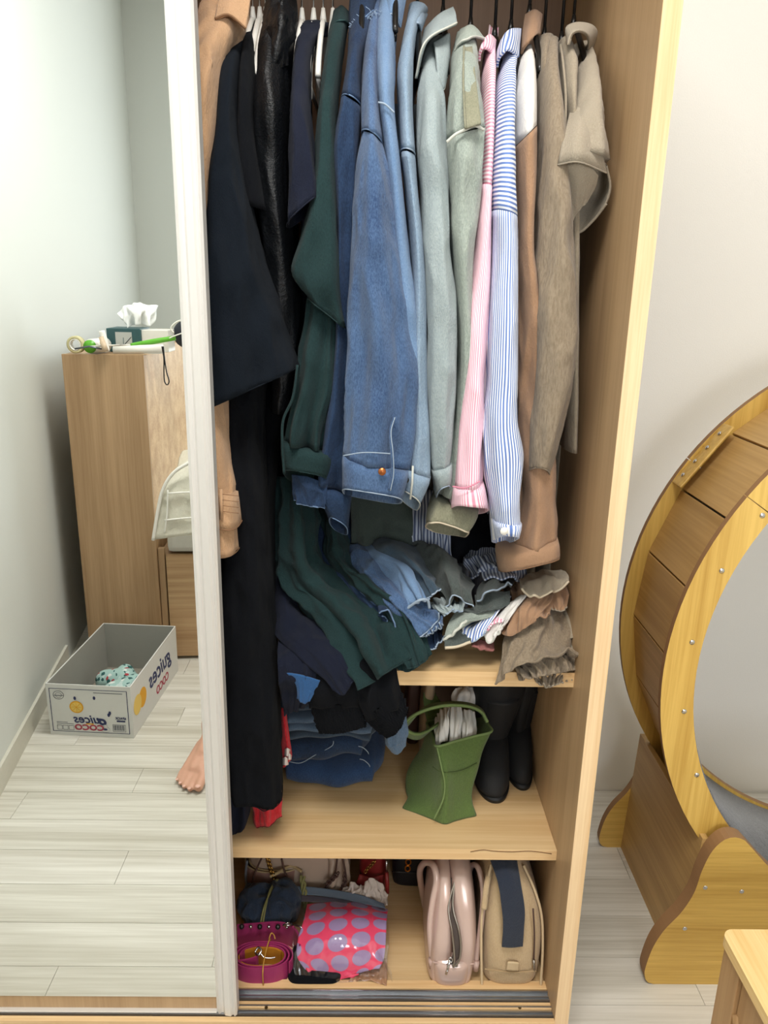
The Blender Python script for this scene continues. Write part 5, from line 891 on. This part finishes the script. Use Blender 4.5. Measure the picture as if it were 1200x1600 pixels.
# canvas bag
mCan = cloth('beige_canvas', '#b89e79', '#c7af8b', .3, 500, .8); mNavS = cloth('navy_webbing', '#202735', '#2a3242', .2, 700)
cb = E('beige_canvas_bag', 'beige canvas backpack with broad navy band, beside the right side panel', 'backpack', (.285, .19, Z0))
wloft('body', [(.285, 0.191, Z0+.001, .052, .10), (.285, 0.191, Z0+.012, .0585, .118), (.286, 0.191, Z0+.09, .060, .118), (.283, 0.196, Z0+.15, .056, .11), (.276, 0.206, Z0+.20, .044, .10), (.270, 0.211, Z0+.235, .030, .085), (.268, 0.216, Z0+.25, .016, .06)], mCan, cb, ex=.55, fold=.02)
sheet('navy_band', [[(766, 1344, .125), (788, 1341, .12), (808, 1344, .125)], [(778, 1380, .088), (796, 1378, .083), (814, 1380, .088)], [(784, 1420, .073), (803, 1420, .070), (820, 1420, .073)], [(786, 1450, .068), (803, 1450, .066), (819, 1450, .068)], [(784, 1480, .068), (800, 1481, .066), (817, 1479, .068)]], mNavS, cb, .003, 0, nu=20, nv=50)
for pts in ([(757, 1514), (800, 1519), (838, 1517)], ): tube('pocket_seam', [P(a, b, .070) for a, b in pts], .0013, plain('canvas_piping', '#a58c68', .8), cb, 6, n=24)
mCP = plain('canvas_piping_pale', '#c9b28e', .8)
for sx, pts in ((0, [(753, 1540), (752, 1480), (753, 1430), (760, 1385), (768, 1350)]), (1, [(845, 1540), (848, 1480), (846, 1430), (835, 1390), (818, 1352)])): tube('edge_piping', [P(a, b, .076+.055*i/4) for i, (a, b) in enumerate(pts)], .0026, mCP, cb, 8, n=50)
sheet('label_loop', [[(793, 1504, .066), (802, 1504, .064), (811, 1505, .066)], [(791, 1516, .068), (801, 1517, .066), (810, 1517, .068)]], mCP, cb, .003, 0, nu=12, nv=8)
tube('side_zip', [P(833, 1420, .078), P(835, 1460, .072), P(834, 1500, .072)], .0016, mBLe, cb, 6, n=20); tube('zip_puller', [P(834, 1500, .070), P(835, 1516, .070)], [.003, .002], mZipM, cb, 8)
tube('shoulder_strap', [P(756, 1420, .10), P(762, 1375, .12), P(772, 1345, .16)], .006, mCan, cb, 8, n=24)
# ---------------------------------------------------------------- the bedroom side, seen in the mirror
hd = E('bed_headboard', 'tall pale oak bed headboard standing near the bright wall, seen in the mirror', 'headboard', (-.757, -1.47, 0), None, math.radians(-4))
mHt = mHead
box('side_panel', -.262, 0, -.018, 0, 0, 1.107, mHead, hd, .001, True); box('side_panel', -.262, 0, -1.56, -1.542, 0, 1.107, mHead, hd, .001, True)
box('front_panel', -.018, 0, -1.542, -.018, 0, 1.105, mHeadF, hd, .001, True); box('top_panel', -.262, -.018, -1.542, -.018, 1.089, 1.105, mHead, hd, .001, True); box('back_panel', -.262, -.25, -1.542, -.018, 0, 1.089, mHead, hd, .001, True)
bd = E('bed', 'pale oak bed base with drawer front below the mattress, seen in the mirror', 'bed', (-.757, -1.47, 0), None, math.radians(-4))
box('side_board', .002, .024, -.03, -.012, 0, .43, mHead, bd, .001, True)
for k in range(2): box('drawer_front', .030+.98*k, 1.0+.98*k, -.022, -.004, .012, .405, mHeadF, bd, .0015, True)
box('frame', .002, 2.0, -1.53, -.03, .02, .40, mHead, bd, .001, True)
ms = E('mattress', 'white mattress on the oak bed base', 'mattress', (-.757, -1.47, .405), None, math.radians(-4)); box('mattress_body', .03, 1.98, -1.50, -.03, .002, .085, plain('mattress_white', '#d9dad4', .9), ms, .02, True)
mQ = cloth('cream_quilt', '#dcd9c8', '#e8e6d8', .3, 500); mQe = plain('quilt_piping', '#f2f1ea', .9)
qt = E('quilted_comforter', 'cream quilted comforter hanging over the corner of the bed beside the headboard', 'comforter', tuple(PM(280, 800, 1.5)))
qr = [[(285, 705, 1.72), (330, 690, 1.72), (420, 680, 1.72)], [(272, 735, 1.54), (320, 715, 1.52), (420, 705, 1.52)], [(255, 765, 1.47), (310, 750, 1.46), (420, 745, 1.46)], [(247, 800, 1.46), (310, 795, 1.45), (420, 790, 1.45)], [(240, 843, 1.455), (300, 835, 1.445), (420, 832, 1.445)]]
sheet('quilt', qr, mQ, qt, .018, .006, 3, 200, 50, 40, mirror=True)
for a in ([(263, 765), (262, 800), (258, 832)], [(263, 770), (300, 768), (400, 765)], [(258, 812), (300, 808), (400, 804)]): tube('quilting_seam', [PM(x, y, 1.443) for x, y in a], .003, mQe, qt, 6, n=20)
tube('quilt_edge', [PM(x, y, 1.452) for x, y in ((240, 843), (247, 800), (255, 765), (272, 738), (300, 720))], .006, mQe, qt, 8, n=30)
# things on top of the headboard
HT = 1.107
def onH(px, Yv): return PM(px, 540, Yv)
lr = E('lint_roller', 'white lint roller with bright green end and green handle on the headboard', 'lint roller', tuple(PM(150, 533, 1.54)))
a, b = PM(142, 533, 1.52), PM(165, 530, 1.60); rr = .024; a[2] = b[2] = HT+rr
mGrn = plain('bright_green_plastic', '#5fae2d', .35)
tube('roll', [a+(0, .0, 0), b], rr, mWhiteP, lr, 28); tube('green_end', [a+np.array([0, .003, 0]), a+np.array([0, .008, 0])], rr*.88, mGrn, lr, 28)
tube('axle', [a+np.array([0, .012, 0]), a+np.array([.03, .015, .003]), b+np.array([.05, 0, .0])], .003, mWhiteP, lr, 8)
q0, q1 = PM(205, 535, 1.53), PM(275, 524, 1.56); q0[2] = HT+.030; q1[2] = HT+.054; tube('green_handle', [q0, (q0+q1)/2, q1], [.006, .009, .008], mGrn, lr, 14, n=20); tube('handle_arm', [b+np.array([.05, 0, 0]), q0], .003, mWhiteP, lr, 8)
tr_ = E('tape_roll', 'cream tape roll lying at the wall end of the headboard top', 'tape', tuple(PM(122, 543, 1.55)))
c = PM(121, 545, 1.53); c[2] = HT+.0285
for r0, r1, w, m, nm in ((.028, .019, .022, plain('cream_tape', '#cfc79a', .5), 'tape'), (.019, .016, .024, mWhiteP, 'core')):
    bm = bmesh.new(); L = [[bm.verts.new((c[0]+r*math.cos(t), c[1]+y, c[2]+r*math.sin(t))) for r, y in ((r0, w/2), (r0, -w/2), (r1, -w/2), (r1, w/2))] for t in np.linspace(0, 2*math.pi, 32, endpoint=False)]
    for i in range(32):
        for k in range(4): bm.faces.new((L[i][k], L[i][(k+1) % 4], L[(i+1) % 32][(k+1) % 4], L[(i+1) % 32][k]))
    frombm(nm, bm, m, tr_, True)
pg = E('bag_clip', 'beige and white plastic clip upright at the headboard edge', 'clip', tuple(PM(165, 540, 1.5)))
mClipB = plain('beige_plastic', '#cdb79c', .5)
p0, p1 = PM(160, 517, 1.50), PM(169, 549, 1.49); tube('clip_leg', [p0, (p0+p1)/2+np.array([0, .0, .0]), p1], [.010, .011, .008], mWhiteP, pg, 14, n=12)
p0, p1 = PM(159, 526, 1.485), PM(166, 549, 1.48); tube('clip_leg', [p0, p1], [.0075, .009], mClipB, pg, 14); p0, p1 = PM(161, 534, 1.478), PM(167, 548, 1.475); tube('clip_jaw', [p0, p1], [.009, .008], mClipB, pg, 12)
tg = E('paper_tube', 'white tube lying on the front edge of the headboard with black wrist cord', 'tube', tuple(PM(215, 538, 1.53)))
p0, p1 = PM(178, 545, 1.52), PM(256, 534, 1.54); p0[2] = HT+.014; p1[2] = HT+.019
tube('tube_body', [p0, p1], [.012, .016], mWhiteP, tg, 20); tube('grey_strip', [PM(118, 545, 1.49), PM(140, 541, 1.49), PM(160, 545, 1.49)], .003, plain('dark_steel', '#6d747c', .3, .8), tg, 8)
w0 = PM(256, 542, 1.50); tube('wrist_cord', [PM(x, y, 1.475) for x, y in ((254, 541), (257, 560), (257, 580), (258, 595), (262, 601), (265, 595), (261, 580), (258, 560), (256, 541))], .0022, mBlackP, tg, 6, n=60)
tx = E('tissue_box', 'dark teal tissue box with white printed panel and tissue pulled up', 'tissue box', tuple(PM(215, 520, 1.62)))
mTeal = plain('teal_card', '#2e5357', .5); mPan = plain('grey_print_panel', '#b9bcb8', .6)
t0, t1 = PM(168, 530, 1.62), PM(221, 530, 1.62); x0, x1 = t0[0], t1[0]; yf = t0[1]
box('box', x0, x1, yf-.115, yf, HT, HT+.078, mTeal, tx, .002); box('side_print', x1, x1+.09, yf-.10, yf-.01, HT, HT+.074, mWhiteP, tx, .002)
box('front_panel', x0+.03, x1-.03, yf, yf+.001, HT+.014, HT+.066, mPan, tx, 0); tube('print_line', [(x0+.035, yf+.0015, HT+.01), (x0+.055, yf+.0015, HT+.02), (x1-.032, yf+.0015, HT+.05)], .0012, plain('dark_ink', '#3c4244', .8), tx, 4)
tube('print_line', [(x0+.055, yf+.0015, HT+.01), (x0+.057, yf+.0015, HT+.048)], .001, mTeal, tx, 4)
mTissue = plain('white_tissue', '#f2f4f3', .9)
sheet('tissue', [[(184, 490, 1.64), (197, 478, 1.66), (215, 473, 1.66), (232, 476, 1.68), (249, 477, 1.70)], [(192, 500, 1.65), (205, 490, 1.64), (218, 485, 1.63), (232, 490, 1.66), (244, 494, 1.69)], [(198, 512, 1.66), (208, 508, 1.65), (218, 506, 1.64), (230, 508, 1.66), (238, 510, 1.68)]], mTissue, tx, .0012, .014, 4, 210, 50, 30, mirror=True, amp0=.8)
dk = E('dark_pouch', 'dark fabric pouch with white cable at the mirror frame end of the headboard', 'pouch', tuple(PM(283, 510, 1.75)))
bm = bmesh.new(); c = PM(292, 505, 1.75); c[2] = HT+.055; capsule(bm, c, c+np.array([.05, 0, .03]), .05, .06); capsule(bm, c+np.array([.02, 0, -.02]), c+np.array([.06, 0, -.01]), .035, .04); fused('pouch', bm, plain('dark_fabric', '#20242e', .8), dk, .006)
tube('white_cable', [PM(x, y, 1.60) for x, y in ((272, 520), (268, 512), (277, 503), (290, 499))], .003, mWhiteP, dk, 8, n=24); tube('white_cable', [PM(x, y, 1.55) for x, y in ((262, 530), (275, 524), (290, 519))], .002, mWhiteP, dk, 8, n=24)
# carton on the floor
mCard = plain('white_card', '#d8d9d6', .7, 0, .02); mCardI = plain('grey_card_inside', '#a3a29b', .8, 0, .03); mNavI = plain('navy_ink', '#2d3560', .7); mPinkI = plain('red_ink', '#a83c50', .7); mOrI = plain('orange_ink', '#e3a51f', .7); mOrP = plain('pale_orange_ink', '#e9c767', .7); mGryI = plain('grey_ink', '#6d7078', .7)
bx = E('juice_carton_box', 'open white printed cardboard box on the floor by the wall, seen in the mirror', 'box', (-.842, -.965, 0), None, math.radians(3.7))
h, wd2, dp, t = .174, .130, .435, .003
box('front_wall', -wd2, wd2, -t, 0, 0, h, mCard, bx, .0006, True); box('back_wall', -wd2, wd2, -dp, -dp+t, 0, h, mCard, bx, .0006, True)
box('side_wall', wd2-t, wd2, -dp+t, -t, 0, h, mCard, bx, .0006, True); box('side_wall', -wd2, -wd2+t, -dp+t, -t, 0, h, mCard, bx, .0006, True); box('bottom', -wd2+t, wd2-t, -dp+t, -t, 0, t, plain('card_floor', '#8d867a', .8), bx, 0, True)
box('inner_flap', -wd2+t, wd2-t, -t-.0012, -t, .02, h-.001, mCardI, bx, 0, True); box('inner_flap', -wd2+t, -wd2+t+.0012, -dp+t, -t-.0012, .003, h-.001, mCardI, bx, 0, True); box('inner_flap', -wd2+t, wd2-t, -dp+t, -dp+t+.0012, .003, h-.001, mCardI, bx, 0, True); box('inner_flap', wd2-t-.0012, wd2-t, -dp+t+.0012, -t-.0012, .003, h-.001, mCardI, bx, 0, True)
FY = (math.pi/2, 0, math.pi)
def fx(u): return -wd2+u*2*wd2          # u = 0 at the wall side
def fz(v): return h*(1-v)
def bar(u0, u1, v0, v1, m, nm='printed_line'): box(nm, fx(u0), fx(u1), .0002, .0010, fz(v1), fz(v0), m, bx, 0, True)
for a in ((.035, .955, .085, .092), (.035, .955, .915, .922), (.035, .042, .085, .92), (.948, .955, .085, .92)): bar(*a, mNavI)
bar(.56, .90, .135, .145, mGryI)
text('brand_lettering', 'g', .066, (fx(.655), .0012, fz(.70)), FY, mNavI, bx, sx=1.0, bold=.0012, shear=.25)
text('brand_lettering', 'uices', .040, (fx(.46), .0012, fz(.665)), FY, mNavI, bx, sx=1.0, bold=.0006, shear=.25)
text('brand_lettering', 'COCO', .026, (fx(.475), .0012, fz(.83)), FY, mPinkI, bx, sx=1.15, bold=.0009); text('brand_lettering', 'JEJU', .008, (fx(.485), .0012, fz(.755)), FY, mOrI, bx) if False else bar(.44, .53, .745, .765, mOrI)
text('pack_lettering', '6PACK', .011, (fx(.86), .0012, fz(.62)), FY, mNavI, bx, bold=.0003); bar(.81, .91, .66, .69, mNavI)
for k in range(13): bar(.765+.0105*k, .765+.0105*k+(.006 if k % 3 else .003), .76, .86, mGryI, 'barcode')
for a in ((.755, .91, .745, .75), (.755, .91, .88, .885), (.755, .758, .745, .885), (.907, .91, .745, .885)): bar(*a, mGryI)
for k in range(3):
    for a in ((.09+.07*k, .15+.07*k, .80, .805), (.09+.07*k, .15+.07*k, .885, .89), (.09+.07*k, .093+.07*k, .80, .885), (.147+.07*k, .15+.07*k, .80, .885)): bar(*a, mGryI)
bar(.09, .22, .735, .742, mGryI); bar(.09, .29, .765, .772, mGryI)
def disc(u, v, r, m, nm, r0=0, sq=1):
    n = 28; o = []; bm = bmesh.new(); A = [bm.verts.new((fx(u)+r*math.cos(t), .0011, fz(v)+r*sq*math.sin(t))) for t in np.linspace(0, 2*math.pi, n, endpoint=False)]
    if r0:
        B = [bm.verts.new((fx(u)+r0*math.cos(t), .0011, fz(v)+r0*sq*math.sin(t))) for t in np.linspace(0, 2*math.pi, n, endpoint=False)]
        for i in range(n): bm.faces.new((A[i], A[(i+1) % n], B[(i+1) % n], B[i]))
    else: bm.faces.new(A)
    g_ = bmesh.ops.extrude_face_region(bm, geom=bm.faces[:]); bmesh.ops.translate(bm, vec=(0, .0003, 0), verts=[v_ for v_ in g_['geom'] if isinstance(v_, bmesh.types.BMVert)]); return frombm(nm, bm, m, bx, False, True)
disc(.145, .21, .017, mGryI, 'stamp_ring', .0155, .85); disc(.145, .21, .010, mGryI, 'stamp_ring', .009, .85); bar(.09, .20, .215, .225, mGryI)
disc(.345, .43, .0215, mOrI, 'orange_slice', 0, .95); disc(.345, .43, .0175, mOrP, 'orange_slice', 0, .95).location = (0, .0004, 0)
for k in range(4):
    a_ = math.pi*k/4; c_ = np.array([fx(.345), 0, fz(.43)]); d_ = np.array([math.cos(a_), 0, math.sin(a_)])*.016; tube('orange_segment_line', [c_-d_+(0, .0019, 0), c_+d_+(0, .0019, 0)], .0006, mOrI, bx, 4, local=True)
for u, v in ((.335, .26), (.565, .24), (.735, .52), (.72, .56)): disc(u, v, .004, mNavI, 'leaf_print', 0, 1.5)
RX = (math.pi/2, 0, math.pi/2)
text('brand_lettering', 'guices', .085, (wd2+.0006, -.26, .105), RX, mNavI, bx, bold=.0012, shear=.25); text('brand_lettering', 'COCO', .04, (wd2+.0006, -.27, .04), RX, mPinkI, bx, bold=.001)
for yy in (-.09, -.045):
    bm = bmesh.new(); bmesh.ops.create_cone(bm, cap_ends=True, segments=26, radius1=.032, radius2=.032, depth=.0006); bmesh.ops.rotate(bm, cent=(0, 0, 0), matrix=Matrix.Rotation(math.pi/2, 3, 'Y'), verts=bm.verts); bmesh.ops.translate(bm, vec=(wd2+.0005+(.0004 if yy > -.06 else 0), yy, .09), verts=bm.verts); frombm('orange_slice', bm, mOrP if yy > -.06 else mOrI, bx, False, True)
# two bundles of patterned socks in the carton
mSock, nt, b = newmat('mint_patterned_cloth'); v = coords(nt, 'Object', (1, 1, 1)); vo = nd(nt, 'ShaderNodeTexVoronoi', Scale=85.0); nt.links.new(v, vo.inputs['Vector'])
cr_ = nd(nt, 'ShaderNodeValToRGB'); sp_ = nd(nt, 'ShaderNodeSeparateColor'); nt.links.new(vo.outputs['Color'], sp_.inputs[0]); nt.links.new(sp_.outputs[0], cr_.inputs[0]); el = cr_.color_ramp; el.interpolation = 'CONSTANT'
el.elements[0].color = lin('#a9c9c4'); el.elements[1].position = .62; el.elements[1].color = lin('#2f5e5c'); 
for p_, c_ in ((.78, '#c6d9d6'), (.86, '#b0434a'), (.92, '#dfe6e2')): e_ = el.elements.new(p_); e_.color = lin(c_)
nt.links.new(cr_.outputs[0], b.inputs['Base Color']); b.inputs['Roughness'].default_value = .9
for i, (px, py, lbl) in enumerate(((193, 1038, 'mint green patterned cloth bundle in the carton, the one nearer the wall'), (214, 1046, 'mint green patterned cloth bundle in the carton, touching its printed long side'))):
    q = PM(px, py, 1.27 if i == 0 else 1.19); e = E('patterned_bundle', lbl, 'bundle', (q[0], q[1], t), 'bundles in the carton')
    bm = bmesh.new(); z = .042; q[2] = z; q[0] -= .02+.03*i
    capsule(bm, q+np.array([-.04+.01*i, 0, .004]), q+np.array([.03, .01-.04*i, .012]), .036, .040); capsule(bm, q+np.array([0, .015, .01]), q+np.array([.02, -.02, .022]), .03, .03); fused('bundle', bm, mSock, e, .004, 3)
# ---------------------------------------------------------------- the photographer (only a bare foot shows, in the mirror)
mSkin = plain('skin', '#d3a28a', .55, 0, .06, .05, 90); mSkin.node_tree.nodes['Principled BSDF'].inputs['Subsurface Weight'].default_value = .05
pe = E('person', 'barefoot person in grey tee and navy shorts, left foot showing in the mirror', 'person', (-.1, -1.3, 0))
bm = bmesh.new()
toe = PM(302, 1224, .755); fd = np.array([-.16, 1., 0]); fd /= np.linalg.norm(fd); sd = np.array([fd[1], -fd[0], 0])   # toes point to the mirror
hx = np.array([toe[0], toe[1], 0])-fd*.22-sd*.012
def ft(u, s, z): return hx+fd*u*.235+sd*s+np.array([0, 0, z])
capsule(bm, ft(.0, 0, .030), ft(.35, -.004, .034), .030, .030); capsule(bm, ft(.3, .004, .036), ft(.72, .018, .022), .030, .021); capsule(bm, ft(.3, -.012, .032), ft(.70, -.026, .018), .026, .017); capsule(bm, ft(.35, 0, .036), ft(.7, -.004, .022), .028, .021)
capsule(bm, ft(.15, 0, .05), ft(.5, .006, .045), .03, .022)
for s, u0, u1, r0, r1 in ((.032, .76, .98, .0135, .0125), (.010, .78, 1.0, .0092, .0088), (-.008, .77, .965, .0088, .0082), (-.024, .74, .91, .0084, .0078), (-.038, .70, .85, .0082, .0076)):
    capsule(bm, ft(.68, s*.85, .018), ft(u0+.04, s, r0+.009), r0*1.05, r0, 12); capsule(bm, ft(u0+.04, s, r0+.009), ft(u1, s*1.04, r1+.001), r0, r1, 12)
an = ft(.12, 0, .085); kn = np.array([-.27, -1.09, .44]); hp_ = np.array([-.13, -1.30, .83])
capsule(bm, ft(.1, 0, .045), an, .033, .033); capsule(bm, an, an+(kn-an)*.35, .033, .044); capsule(bm, an+(kn-an)*.35, an+(kn-an)*.7, .047, .05); capsule(bm, an+(kn-an)*.7, kn, .05, .050); capsule(bm, kn, hp_, .054, .082)
# standing right leg and the rest of the body
h2 = np.array([.14, -1.36, 0]); f2 = np.array([.1, 1, 0])/1.005
an2 = h2+np.array([0, .02, .085]); kn2 = np.array([.12, -1.31, .45]); hr = np.array([.05, -1.33, .83])
capsule(bm, h2+np.array([0, 0, .03]), h2+f2*.16+np.array([0, 0, .022]), .03, .021)
for k in range(5): s = -.03+.016*k; capsule(bm, h2+f2*.14+np.array([s*.8, 0, .016]), h2+f2*(.225-.012*k)+np.array([s, 0, .011]), .0095, .0085 if k else .012, 10)
capsule(bm, h2+np.array([0, 0, .04]), an2, .033, .033); capsule(bm, an2, an2+(kn2-an2)*.6, .036, .05); capsule(bm, an2+(kn2-an2)*.6, kn2, .05, .05); capsule(bm, kn2, hr, .054, .084)
capsule(bm, hp_, hr, .085, .085); pv = (hp_+hr)/2+np.array([0, 0, .05]); ch_ = np.array([-.03, -1.37, 1.12]); nk = np.array([-.02, -1.37, 1.30])
capsule(bm, pv+np.array([-.05, 0, 0]), ch_+np.array([-.06, 0, 0]), .085, .09); capsule(bm, pv+np.array([.05, 0, 0]), ch_+np.array([.06, 0, 0]), .085, .09)
sL, sR = np.array([-.18, -1.38, 1.22]), np.array([.14, -1.38, 1.22]); capsule(bm, sL, sR, .05, .05); capsule(bm, ch_, nk-np.array([0, 0, .05]), .10, .06); capsule(bm, nk-np.array([0, 0, .06]), nk+np.array([0, .01, .06]), .046, .043)
for s, e_, w_ in ((sL, np.array([-.24, -1.30, .98]), np.array([-.075, -1.13, 1.25])), (sR, np.array([.24, -1.30, .98]), np.array([.075, -1.13, 1.25]))):
    capsule(bm, s, e_, .045, .036); capsule(bm, e_, w_, .036, .024); sg = 1 if w_[0] > 0 else -1; pl = w_+np.array([-sg*.012, .0, .045]); capsule(bm, w_, pl, .024, .026)
    for k in range(4): b0 = pl+np.array([-sg*.004, -.010, -.02+.018*k]); capsule(bm, b0, b0+np.array([-sg*.03, -.004, .004]), .0085, .008, 10); capsule(bm, b0+np.array([-sg*.03, -.004, .004]), b0+np.array([-sg*.045, .012, .004]), .008, .007, 10)
    capsule(bm, pl+np.array([-sg*.01, -.014, -.01]), pl+np.array([-sg*.035, -.022, .01]), .010, .0085, 10)
hc = nk+np.array([0, .02, .155])
capsule(bm, hc+np.array([0, -.01, .02]), hc+np.array([0, .0, -.035]), .082, .062); capsule(bm, hc+np.array([0, .02, -.05]), hc+np.array([0, .03, -.075]), .045, .028); capsule(bm, hc+np.array([0, .078, .0]), hc+np.array([0, .092, -.02]), .008, .012, 10)
for s in (-1, 1): capsule(bm, hc+np.array([s*.076, -.005, .01]), hc+np.array([s*.078, -.005, -.025]), .013, .010, 10)
capsule(bm, hc+np.array([-.016, .066, -.05]), hc+np.array([.016, .066, -.05]), .007, .007, 10)
fused('body', bm, mSkin, pe, .0046, 3)
mNail = plain('toenail', '#e2b5a4', .3)
for s, u1, r in ((.032, .98, .0125), (.010, 1.0, .0088), (-.008, .965, .0082), (-.024, .91, .0078), (-.038, .85, .0076)):
    bm = bmesh.new(); bmesh.ops.create_uvsphere(bm, u_segments=12, v_segments=8, radius=1); bmesh.ops.scale(bm, vec=(r*.62, r*.7, r*.22), verts=bm.verts); q = ft(u1+.022, s*1.04, r*1.75); bmesh.ops.translate(bm, vec=q, verts=bm.verts); frombm('toenail', bm, mNail, pe, True)
mEyeW = plain('eye_white', '#eeeeee', .2); mHair = plain('black_hair', '#17130f', .5)
for s in (-1, 1):
    bm = bmesh.new(); bmesh.ops.create_uvsphere(bm, u_segments=14, v_segments=10, radius=.0115); bmesh.ops.translate(bm, vec=hc+np.array([s*.031, .062, .008]), verts=bm.verts); frombm('eye', bm, mEyeW, pe, True)
    bm = bmesh.new(); bmesh.ops.create_uvsphere(bm, u_segments=12, v_segments=8, radius=.0055); bmesh.ops.translate(bm, vec=hc+np.array([s*.031, .0705, .006]), verts=bm.verts); frombm('iris', bm, mHair, pe, True)
bm = bmesh.new(); capsule(bm, hc+np.array([0, -.03, .035]), hc+np.array([0, -.05, -.06]), .086, .075); capsule(bm, hc+np.array([0, .01, .065]), hc+np.array([0, -.02, .06]), .06, .07); capsule(bm, hc+np.array([0, -.07, -.06]), hc+np.array([0, -.08, -.16]), .055, .035); fused('hair', bm, mHair, pe, .006, 3)
bm = bmesh.new(); capsule(bm, hp_, hp_+(kn-hp_)*.38, .096, .082); capsule(bm, hr, hr+(kn2-hr)*.38, .098, .082); capsule(bm, hp_, hr, .098, .098); capsule(bm, pv+np.array([-.05, 0, 0]), pv+np.array([.05, 0, .04]), .098, .096); fused('shorts', bm, plain('navy_shorts_cloth', '#2a3040', .9), pe, .008, 3)
bm = bmesh.new()
for sx in (-.06, .06): capsule(bm, pv+np.array([sx*.85, 0, .03]), ch_+np.array([sx, 0, 0]), .103, .103)
capsule(bm, sL, sR, .060, .060); capsule(bm, ch_, nk-np.array([0, 0, .08]), .115, .06); capsule(bm, sL, sL+(np.array([-.24, -1.30, .98])-sL)*.55, .058, .055); capsule(bm, sR, sR+(np.array([.24, -1.30, .98])-sR)*.55, .058, .055); fused('tee_shirt', bm, plain('grey_tee_cloth', '#8b8d8f', .9), pe, .008, 3)
ph = E('smartphone', 'black smartphone held up by the photographer in front of the wardrobe', 'phone', (0, -1.094, 1.338))
box('phone_body', -.037, .037, -1.102, -1.094, 1.262, 1.349, plain('phone_black', '#1b1c1f', .3), ph, .003)
